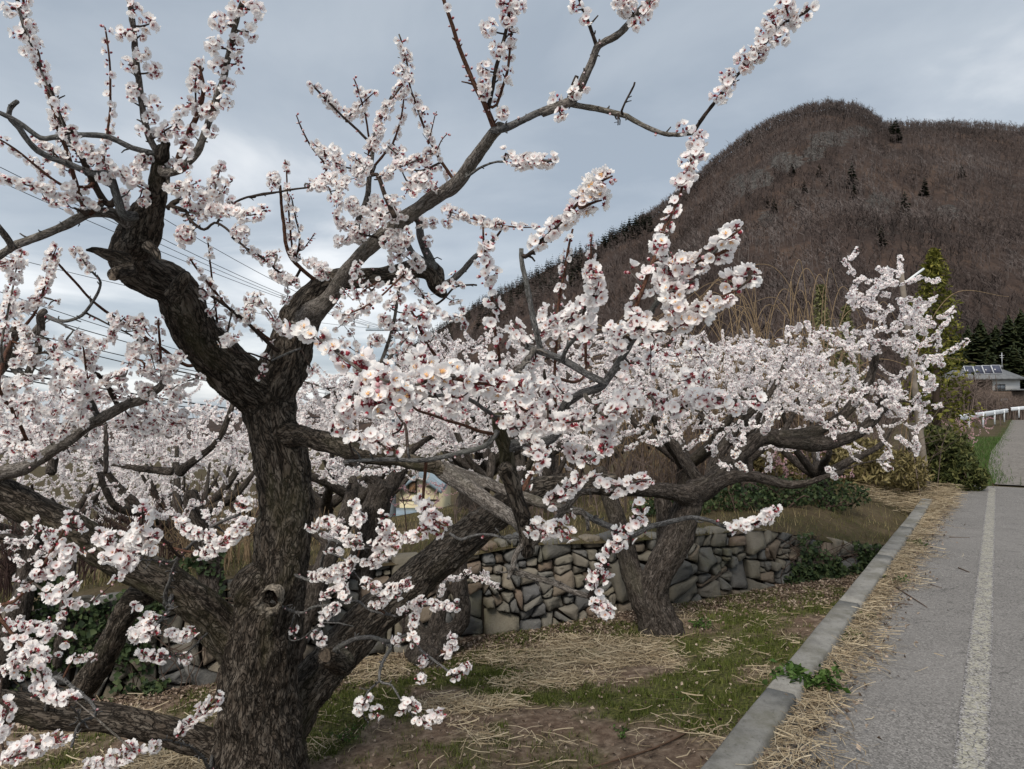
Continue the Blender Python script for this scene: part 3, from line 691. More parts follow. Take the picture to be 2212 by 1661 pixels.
def build_wall():
    rs = random.Random(11); C = []
    def cut(poly, n, k):
        A = []; B = []
        for i in range(len(poly)):
            p, q = poly[i], poly[(i + 1) % len(poly)]; fp = n[0] * p[0] + n[1] * p[1] - k; fq = n[0] * q[0] + n[1] * q[1] - k
            (A if fp <= 0 else B).append(p)
            if fp * fq < 0: t = fp / (fp - fq); m = (p[0] + (q[0] - p[0]) * t, p[1] + (q[1] - p[1]) * t); A.append(m); B.append(m)
        return A, B
    def split(poly, depth):
        P = np.array(poly); area = .5 * abs(np.dot(P[:, 0], np.roll(P[:, 1], 1)) - np.dot(P[:, 1], np.roll(P[:, 0], 1)))
        goal = math.exp(rs.gauss(math.log(.027), .8)) * (1.25 if P[:, 1].mean() < .3 else .8)
        if area < goal or depth > 14: C.append(poly); return
        c = P.mean(0); w, h = np.ptp(P[:, 0]), np.ptp(P[:, 1]); base = 0 if w > h * 1.15 else math.pi / 2
        a_ = base + rs.gauss(0, .34); n = (math.cos(a_), math.sin(a_)); k = n[0] * (c[0] + rs.gauss(0, .13) * w) + n[1] * (c[1] + rs.gauss(0, .13) * h)
        A, B = cut(poly, n, k)
        if len(A) < 3 or len(B) < 3: C.append(poly); return
        split(A, depth + 1); split(B, depth + 1)
    u = 0
    while u < WL:
        du = rs.uniform(.7, 1.3); u1 = min(u + du, WL); split([(u, -.02), (u1, -.02), (u1, wall_h(u1) + rs.uniform(-.04, .07)), ((u + u1) / 2, wall_h((u + u1) / 2) + rs.uniform(-.04, .08)), (u, wall_h(u) + rs.uniform(-.04, .06))], 0); u = u1
    wallb = wall_pt(WL * .5, 0); root = empty('stone_wall', wallb, 'dry stone retaining wall of irregular grey and brown field stones behind the apricot trees', 'wall')
    for i, poly in enumerate(C):
        if not poly: continue
        P = np.array(poly); area = .5 * abs(np.dot(P[:, 0], np.roll(P[:, 1], 1)) - np.dot(P[:, 1], np.roll(P[:, 0], 1)))
        if area < .0022: continue
        # round the corners, add mid points
        pts = []
        for a in range(len(P)):
            p, q = P[a], P[(a + 1) % len(P)]; l = np.linalg.norm(q - p)
            if l < .012: continue
            for t in ((.07, .5, .93) if l > .1 else (.14, .86)): pts.append(p + (q - p) * t + np.array((rs.gauss(0, .05), rs.gauss(0, .05))) * l * .55)
        if len(pts) < 4: continue
        P = np.array(pts); c = P.mean(0); rad = math.sqrt(area / 3.14)
        sh = 1 - min(.2, rs.uniform(.006, .014) / rad); out0 = rs.uniform(-.035, .035); ro = rotz(rs.gauss(0, .05))[:2, :2]; P = c + (P - c) @ ro.T ; tx, ty = rs.gauss(0, .2), rs.gauss(0, .2); bulge = rs.uniform(.006, .02) + .03 * rad
        V = []; n = len(P)
        def add(q, out): V.append(wall_pt(q[0], q[1], out) - wallb)
        for p in P: add(c + (p - c) * sh * .96, -.16)
        for p in P: add(c + (p - c) * sh, -.028 + out0)
        for p in P:
            q = c + (p - c) * sh * rs.uniform(.86, .95); add(q, out0 + .006 + tx * (q[0] - c[0]) + ty * (q[1] - c[1]) + rs.gauss(0, .003))
        for p in P:
            q = c + (p - c) * sh * rs.uniform(.42, .58); add(q, out0 + bulge * .8 + tx * (q[0] - c[0]) + ty * (q[1] - c[1]) + rs.gauss(0, .006))
        add(c, out0 + bulge + rs.gauss(0, .006))
        Q = []; T = []
        for a in range(n):
            b = (a + 1) % n
            for k in range(3): Q.append((k * n + a, k * n + b, (k + 1) * n + b, (k + 1) * n + a))
            T.append((3 * n + a, 3 * n + b, 4 * n))
        link('stone', mesh_np('stone', V, Q, T, [MAT['stone']]), root)
    # earth packed behind the stones
    m = MB(); us = np.linspace(0, WL, 60); V = []
    for u in us: V += [wall_pt(u, -.15, -.075) - wallb, wall_pt(u, wall_h(u) - .01, -.075) - wallb, wall_pt(u, wall_h(u) - .02, -.3) - wallb]
    Q = [(3 * k + i, 3 * k + 3 + i, 3 * k + 4 + i, 3 * k + 1 + i) for k in range(59) for i in range(2)]
    link('earth_fill', mesh_np('earth_fill', V, Q, None, [MAT['earth']]), root)
build_wall()

# ------------------------------------------------------------------ mountain
RIDGE = [(-300, 965), (200, 960), (520, 925), (640, 890), (720, 845), (850, 770), (960, 705), (1040, 655), (1100, 628), (1200, 572), (1300, 528), (1370, 492), (1400, 478), (1450, 440), (1500, 397), (1560, 345), (1620, 300), (1680, 268), (1740, 244), (1790, 237), (1840, 240), (1880, 258), (1910, 275), (1960, 276), (2050, 274), (2130, 278), (2212, 284), (2400, 300), (2700, 380)]
RD = [(-300, 2300), (520, 1900), (850, 1200), (1100, 850), (1400, 700), (1800, 620), (2212, 640), (2700, 650)]
def ridge_pt(x):
    y = np.interp(x, [r[0] for r in RIDGE], [r[1] for r in RIDGE]); d = np.interp(x, [r[0] for r in RD], [r[1] for r in RD])
    return px(x, y, d)
def hill_pt(x, t):
    """t 0 foot .. 1 ridge .. 1.4 behind"""
    r = ridge_pt(x); k = np.interp(x, [-300, 800, 1100, 1500, 2212, 2700], [.62, .45, .32, .27, .27, .27]); f = r * k; fz = up_z(f[0], f[1]) - 6
    if t <= 1:
        p = f + (r - f) * t; q = t ** 1.12; z = fz + (r[2] - fz) * q
        e = math.sin(math.pi * t); z += e * (16 * noise.noise((p[0] * .011, p[1] * .011, 2)) + 7 * noise.noise((p[0] * .03, p[1] * .03, 4)))
        if abs(t - 1) > .001: z = min(z, CAMZ + (r[2] - CAMZ) * (p[1] / r[1]) - 2.2 * (1 - t) * 10)
    else:
        p = r * (1 + (t - 1) * 1.2); z = r[2] * (1 - (t - 1) * .9)
    return np.array((p[0], p[1], z))
ROCKS = [(1700, 350, 45, 28), (1640, 385, 40, 26), (1600, 400, 35, 30), (1790, 300, 55, 22), (1850, 285, 40, 16), (1660, 475, 28, 22), (2050, 460, 40, 22), (1900, 440, 40, 30), (1760, 330, 30, 20)]
def rock_w(p):
    X, Y = to_pic(p); return max(1 - math.hypot((X - a) / c, (Y - b) / d) for a, b, c, d in ROCKS) if abs(X) < 4000 else -1
def hill_mat():
    M = Mat('hill_floor', 1, .05); g = M.geo(); n = M.noise(g, .035, 6, .62); n2 = M.noise(g, .3, 5, .6); 
    c = M.ramp(n, [(.3, (.035, .027, .025)), (.5, (.058, .042, .036)), (.68, (.095, .065, .05))])
    c = M.mix(M.ramp(n2, [(.4, 0.0), (.7, .5)]), c, (.04, .033, .03))
    k = M.math('MAXIMUM', M.ramp(M.noise(M.mapv(g, (.018, .018, .03)), 1.0, 5, .65), [(.60, 0.0), (.68, .7)]), M.ramp(M.math('ADD', M.attr('rock'), M.math('MULTIPLY', M.noise(g, .16, 6, .7), 1.5)), [(.95, 0.0), (1.15, .9)])); c = M.mix(k, c, M.ramp(M.noise(g, .45, 6, .7), [(.38, (.025, .025, .025)), (.62, (.115, .108, .10))]))
    M.color(c); M.bump(n2, 1, 2.5); return M.m
MAT['hill'] = hill_mat()
HXS = np.linspace(-300, 2700, 260); HTS = np.concatenate((np.linspace(0, 1, 90), (1.1, 1.25, 1.4)))
HV = np.array([[hill_pt(x, t) for x in HXS] for t in HTS]); ny, nx = HV.shape[:2]
i, j = np.meshgrid(np.arange(nx - 1), np.arange(ny - 1)); q = np.stack((j * nx + i, j * nx + i + 1, (j + 1) * nx + i + 1, (j + 1) * nx + i), -1).reshape(-1, 4)
link('hill', mesh_np('hill', HV.reshape(-1, 3), q, None, [MAT['hill']], smooth=True, pattr={'rock': [rock_w(p) for p in HV.reshape(-1, 3)]}), kind='structure', label='steep brown wooded mountain behind the orchard')
# bare wood that covers it
def forest():
    rs = random.Random(5); V = []; T = []; tone = []; n = 0
    def tri(a, b, c, tn):
        nonlocal n
        V.extend((a, b, c)); T.append((n, n + 1, n + 2)); tone.extend((tn,) * 3); n += 3
    def bare(p, h, tn, nb):
        w = h * .018; sx = rs.gauss(0, .05) * h; top = (p[0] + sx, p[1], p[2] + h * .8)
        tri((p[0] - w, p[1], p[2] - h * .05), (p[0] + w, p[1], p[2] - h * .05), top, tn + .1)
        for _ in range(nb):
            t = rs.uniform(.25, .7); a = rs.uniform(0, 6.283); l = h * rs.uniform(.25, .5); el = rs.uniform(.35, 1.25); b = (p[0] + sx * t, p[1], p[2] + h * t)
            e = (b[0] + math.cos(a) * math.cos(el) * l, b[1] + math.sin(a) * math.cos(el) * l, b[2] + math.sin(el) * l); ww = h * .02
            tri((b[0] - ww, b[1], b[2]), (b[0] + ww, b[1], b[2] + ww), e, tn + rs.uniform(-.12, .12))
            for _2 in range(2):
                k = rs.uniform(.4, .8); m = tuple(b[q] + (e[q] - b[q]) * k for q in range(3)); l2 = l * .5; a2 = rs.uniform(0, 6.283)
                e2 = (m[0] + math.cos(a2) * l2 * .8, m[1] + math.sin(a2) * l2 * .7, m[2] + l2 * rs.uniform(.3, .9)); tri((m[0] - ww * .6, m[1], m[2]), (m[0] + ww * .6, m[1], m[2] + ww), e2, tn + rs.uniform(-.15, .15))
    cnt = 0
    while cnt < 13500:
        x = rs.uniform(900, 2450); t = rs.random() ** .9
        if t > .993: continue
        tt = t + 1e-4; p = hill_pt(x, tt)
        if rock_w(p) > .15 and rs.random() < .5: continue
        kx = noise.noise((p[0] * .02, p[1] * .02, 9)); cnt += 1
        bare(p, rs.uniform(7, 12), .42 + .6 * kx + rs.gauss(0, .12), 5)
    for k in range(2100):        # the trees standing on the skyline
        x = rs.uniform(1380, 2300); p = hill_pt(x, rs.uniform(.95, 1.0)); bare(p, rs.uniform(8, 12.5) * (.75 if x > 1900 else 1), .6 + rs.gauss(0, .12), 8)
    M = Mat('bare_wood', 1, .05); tn = M.attr('tone')
    M.color(M.ramp(tn, [(0.0, (.036, .03, .028)), (.3, (.062, .048, .043)), (.6, (.088, .072, .067)), (1.0, (.14, .122, .115))]))
    link('bare_forest', mesh_np('bare_forest', V, None, T, [M.m], pattr={'tone': tone}), kind='stuff', label='leafless grey-brown woodland covering the mountain')
forest()
def conifer_data(rs, h, rad, nw=9, per=9, droop=.25):
    V = []; T = []; n = 0
    for w in range(nw):
        f = w / (nw - 1); z = h * (.12 + .86 * f); r = rad * (1 - f) ** .8 + rad * .05
        for k in range(per):
            a = rs.uniform(0, 6.283); l = r * rs.uniform(.6, 1.15); d = np.array((math.cos(a), math.sin(a), 0)); p = np.array((-d[1], d[0], 0)); ww = l * .28 + h * .012
            b = np.array((0, 0, z + rs.uniform(-.03, .03) * h)); e = b + d * l + np.array((0, 0, -droop * l)); m = b + d * l * .55 + np.array((0, 0, rs.uniform(-.02, .05) * h))
            V += [b + np.array((0, 0, h * .03)), m - p * ww, e, m + p * ww]; T += [(n, n + 1, n + 2), (n, n + 2, n + 3)]; n += 4
    return np.array(V), T
def leaf_mat(name, c0, c1, c2, tr=.25):
    M = Mat(name, .7, .25); n = M.attr('tone'); k = M.ramp(n, [(0.0, c0), (.5, c1), (1.0, c2)]); M.color(k); M.translucent(k, tr); return M.m
MAT['pine'] = leaf_mat('dark_needles', (.006, .010, .006), (.018, .028, .014), (.04, .05, .024), .1)
MAT['cedar'] = leaf_mat('cedar_needles', (.008, .013, .005), (.024, .034, .012), (.06, .06, .022), .12)
MAT['gold'] = leaf_mat('yellow_green_needles', (.05, .055, .008), (.12, .125, .02), (.22, .2, .045), .25)
PINES = []
for k in range(4):
    v, t = conifer_data(random.Random(k), 10, 3.4, 9, 11, .05); PINES.append(mesh_np('crown', v, None, t, [MAT['pine']], pattr={'tone': np.random.default_rng(k).uniform(0, 1, len(v))}))
CEDARS = []
for k in range(3):
    v, t = conifer_data(random.Random(40 + k), 18, 5.6, 26, 22, .1); CEDARS.append(mesh_np('crown', v, None, t, [MAT['cedar']], pattr={'tone': np.random.default_rng(k).uniform(0, 1, len(v))}))
MAT['trunkfar'] = plain('conifer_trunk', (.06, .045, .035), .95, .1, .3, 2)
def cone_mesh(h, r):
    m = MB(); V, Q, T, B = tube(np.array([(0, 0, -.5), (0, 0, h * .5), (0, 0, h)]), [r, r * .6, r * .1], 7); m.add(V, Q, T); return m.mesh('trunk', MAT['trunkfar'])
TRK = cone_mesh(9.5, .2); TRKC = cone_mesh(17, .35)
def conifer(crown, trunk, p, s, label, group, name='conifer_tree', sz=1.0):
    r = empty(name, p, label, 'tree', group); r.rotation_euler.z = random.uniform(0, 6.28); r.scale = (s, s, s * sz)
    link('trunk', trunk, r); link('crown', crown, r); return r
def hill_at(x, y):
    """picture point -> point on the mountain face"""
    best = min((hill_pt(x, t) for t in np.linspace(0, 1, 120)), key=lambda p: abs(to_pic(p)[1] - y)); return best
for (x, y, s) in ((1617, 305, 1.1), (1935, 300, 2.0), (1925, 290, 1.3), (1768, 375, .9), (1710, 372, .9), (1670, 450, .9), (1655, 440, .8), (1720, 445, .8), (1790, 395, .7), (1838, 400, 1.6), (1952, 470, 1.7), (1995, 420, 1.2), (1842, 425, 1.0), (1900, 520, .9), (2075, 380, 1.0), (1735, 410, .8)):
    conifer(PINES[random.randrange(4)], TRK, hill_at(x, y + 8), s, 'lone dark evergreen standing out on the bare mountainside', 'evergreens on the mountain')
def conifer_wood():
    rs = random.Random(8); V = []; T = []; tn = []; n = 0
    for k in range(900):
        x = rs.uniform(700, 1405); t = 1 - (rs.random() ** 1.5) * .34 * (1.0 if x < 1300 else .35)
        p = hill_pt(x, min(t, .999)); h = rs.uniform(8, 15); v, tr = conifer_data(rs, h, h * rs.uniform(.24, .36), 6, 7, .0); V.append(v + p); T += [[i + n for i in q] for q in tr]; tn += list(np.full(len(v), rs.uniform(0, .8))); n += len(v)
    link('conifer_wood', mesh_np('conifer_wood', np.vstack(V), None, T, [MAT['pine']], pattr={'tone': tn}), kind='stuff', label='dark evergreen wood along the lower ridge')
conifer_wood()
# ------------------------------------------------------------------ the old apricot tree in front
def parse(f, txt, d0, d1):
    pts = []; ds = {}
    for i, tk in enumerate(txt.split()):
        a = [float(v) for v in tk.split(',')]; pts.append(fr(f, a[0], a[1]))
        if len(a) > 2: ds[i] = a[2]
    n = len(pts); L = np.concatenate(([0], np.cumsum([math.hypot(pts[i + 1][0] - pts[i][0], pts[i + 1][1] - pts[i][1]) for i in range(n - 1)])))
    ds.setdefault(0, d0); ds.setdefault(n - 1, d1); ks = sorted(ds)
    D = np.interp(L, [L[k] for k in ks], [ds[k] for k in ks])
    return np.array([px(p[0], p[1], d) for p, d in zip(pts, D)]), D, L
def wrad(f, w, D):            # widths (in that frame's pixels) -> radii in metres
    w = np.interp(np.linspace(0, 1, len(D)), np.linspace(0, 1, len(w)), w)
    return np.asarray(w) * fscale(f) * np.asarray(D) / FPX / 2
TREE_BASE = px(560, 1700, 3.6); TREE_BASE[2] = low_z(TREE_BASE[0], TREE_BASE[1])
big = Tree('large gnarled apricot tree with forked dark trunk, its limbs spreading over the kerb', TREE_BASE, lod=1)
def thick(name, f, txt, d0, d1, w):
    P, D, L = parse(f, txt, d0, d1); return (name, P, wrad(f, w, D))
TH = [
 thick('trunk', 'P', '560,1850 560,1740 562,1640 560,1500 572,1350 605,1220 620,1110 608,1000 588,930 577,860 588,805', 3.6, 3.5, [320, 250, 190, 152, 136, 116, 104, 108, 100, 112, 82]),
 thick('limb', 'P', '577,865 540,835 505,805 440,742 402,675 375,622 330,597 290,570 283,535 305,500 318,465 338,425 346,370 350,318', 3.5, 2.5, [100, 100, 95, 88, 86, 86, 82, 84, 80, 84, 66, 42, 36, 30]),
 thick('limb', 'P', '590,840 622,775 645,700 660,665 705,612 776,602 848,594 906,580 938,592 942,615 961,640', 3.5, 3.3, [100, 92, 84, 70, 46, 42, 40, 40, 42, 34, 18]),
 thick('limb', 'P', '648,700 690,665 714,642 757,577 805,528 854,486 930,432 985,398 1020,350 1064,290 1085,270', 3.42, 2.5, [56, 42, 35, 30, 30, 31, 32, 30, 27, 25, 24]),
 thick('limb', 'B1', '1600,1020 1480,930 1400,830 1290,700 1050,520 800,400 560,260 300,110 0,-50 -200,-160', 3.6, 3.25, [240, 240, 235, 225, 215, 205, 200, 195, 190]),
 thick('limb', 'B1', '1640,1640 1420,1560 1250,1500 1000,1420 700,1345 400,1335 0,1260 -200,1230', 3.6, 3.35, [230, 180, 165, 160, 165, 170, 150]),
 thick('limb', 'B2', '60,1560 230,1380 330,1200 430,1080 600,880 760,720 950,560 1150,385 1350,215 1500,95 1620,10 1760,-60 1980,-90 2250,-95', 3.62, 4.7, [290, 275, 255, 245, 240, 225, 205, 195, 180, 160, 140, 125]),
 thick('limb', 'M2', '-40,1350 80,1390 200,1405 330,1440 470,1485 620,1530 800,1545 960,1585 1090,1610', 3.55, 2.75, [170, 150, 130, 125, 125, 115, 105, 98, 95]),
 thick('limb', 'B3', '-60,-30 0,10 150,105 330,235 470,325 540,420 570,515', 2.78, 2.3, [115, 115, 120, 110, 100, 80, 60]),
 thick('limb', 'B3', '-60,-60 130,10 300,70 430,120 560,165 700,215 850,250 985,270', 2.8, 2.35, [90, 90, 88, 85, 80, 75, 70, 60]),
 thick('stump', 'M1', '860,250 770,215 690,185 620,165 525,172', 2.72, 2.62, [120, 100, 75, 45, 8]),
 thick('stump', 'M1', '870,300 800,315 745,332', 2.7, 2.56, [100, 86, 84]),
 thick('stump', 'M1', '1150,470 1190,400 1235,345 1245,318', 2.9, 2.8, [120, 95, 80, 40]),
 thick('stump', 'M1', '980,130 1040,190 1065,245', 2.66, 2.6, [90, 60, 8]),
 thick('stump', 'B2', '120,560 125,600 128,622', 3.55, 3.33, [130, 110, 96]),
 thick('stump', 'B2', '560,1000 510,975 470,962', 3.55, 3.38, [160, 130, 105]),
 thick('stump', 'TL', '1060,1050 1090,990 1105,935', 2.5, 2.48, [75, 62, 58]),
 thick('burl', 'B1', '1660,430 1610,500 1560,570 1520,640', 3.5, 3.5, [180, 270, 270, 180]),
]
solid_wood(big, TH, .0085, [MAT['bark']] * 3 + [MAT['branch']] + [MAT['bark']] * 4 + [MAT['branch']] * 2 + [MAT['bark']] * 8)
# cut faces and the hollow of the broken stub
def disc(tree, name, f, x, y, d, w, tilt, mat):
    c = px(*fr(f, x, y), d); r = w * fscale(f) * d / FPX / 2; n = np.array(tilt, float); n /= np.linalg.norm(n)
    u = np.cross(n, (0.1, 0.2, 1)); u /= np.linalg.norm(u); w_ = np.cross(n, u); V = [c + n * .002]; 
    for k in range(20):
        a = 6.283 * k / 20; q = r * (1 + .08 * math.sin(3 * a + x)); V.append(c + q * (math.cos(a) * u + math.sin(a) * w_) + n * (.004 * math.sin(2 * a)))
    tree.part(name, mesh_np(name, V, None, [(0, 1 + k, 1 + (k + 1) % 20) for k in range(20)], [mat]))
MAT['cut'] = plain('cut_wood', (.10, .078, .058), .9, .2, .6, 55, .7)
MAT['cutpale'] = plain('fresh_cut_wood', (.5, .36, .2), .9, .2, .3, 60, .3)
MAT['hollow'] = plain('rotten_hollow', (.012, .008, .006), 1, .1, .4, 40, .5)
MAT['deadwood'] = plain('dead_wood', (.17, .148, .12), .95, .1, .9, 60, 1.0)
disc(big, 'cut_face', 'M1', 742, 333, 2.545, 74, (-.55, -.8, -.15), MAT['cut'])
disc(big, 'cut_face', 'B2', 466, 960, 3.365, 78, (-.3, -.9, .25), MAT['cut'])
def stub_collar():
    c = px(*fr('B2', 130, 612), 3.31); s = fscale('B2') * 3.31 / FPX; V = []; Q = []; n = 22
    for k in range(n):
        a = 6.283 * k / n; j = noise.noise((math.cos(a) * 2.5, math.sin(a) * 2.5, 4)) * 34
        d0 = np.array((math.cos(a), 0, math.sin(a)))
        hh = 58 if math.sin(a) > -.2 else 74 + abs(j) * 2.2
        for r, y in ((70 + j, .05), (hh + j * .8, -.03 + .05 * noise.noise((a * 2, 3, 1))), (54 + j * .6, -.015 + .03 * noise.noise((a * 2, 7, 1))), (50, .06)):
            V.append(c + d0 * r * s * np.array((.92, 1, 1.12)) + np.array((0, y, 0)))
    for k in range(n):
        a, b = k * 4, ((k + 1) % n) * 4
        for i in range(3): Q.append((a + i, a + i + 1, b + i + 1, b + i))
    big.part('broken_stub', mesh_np('broken_stub', V, Q, None, [MAT['deadwood']]))
    disc(big, 'hollow', 'B2', 130, 612, 3.335, 108, (0, -1, 0), MAT['hollow'])
stub_collar()

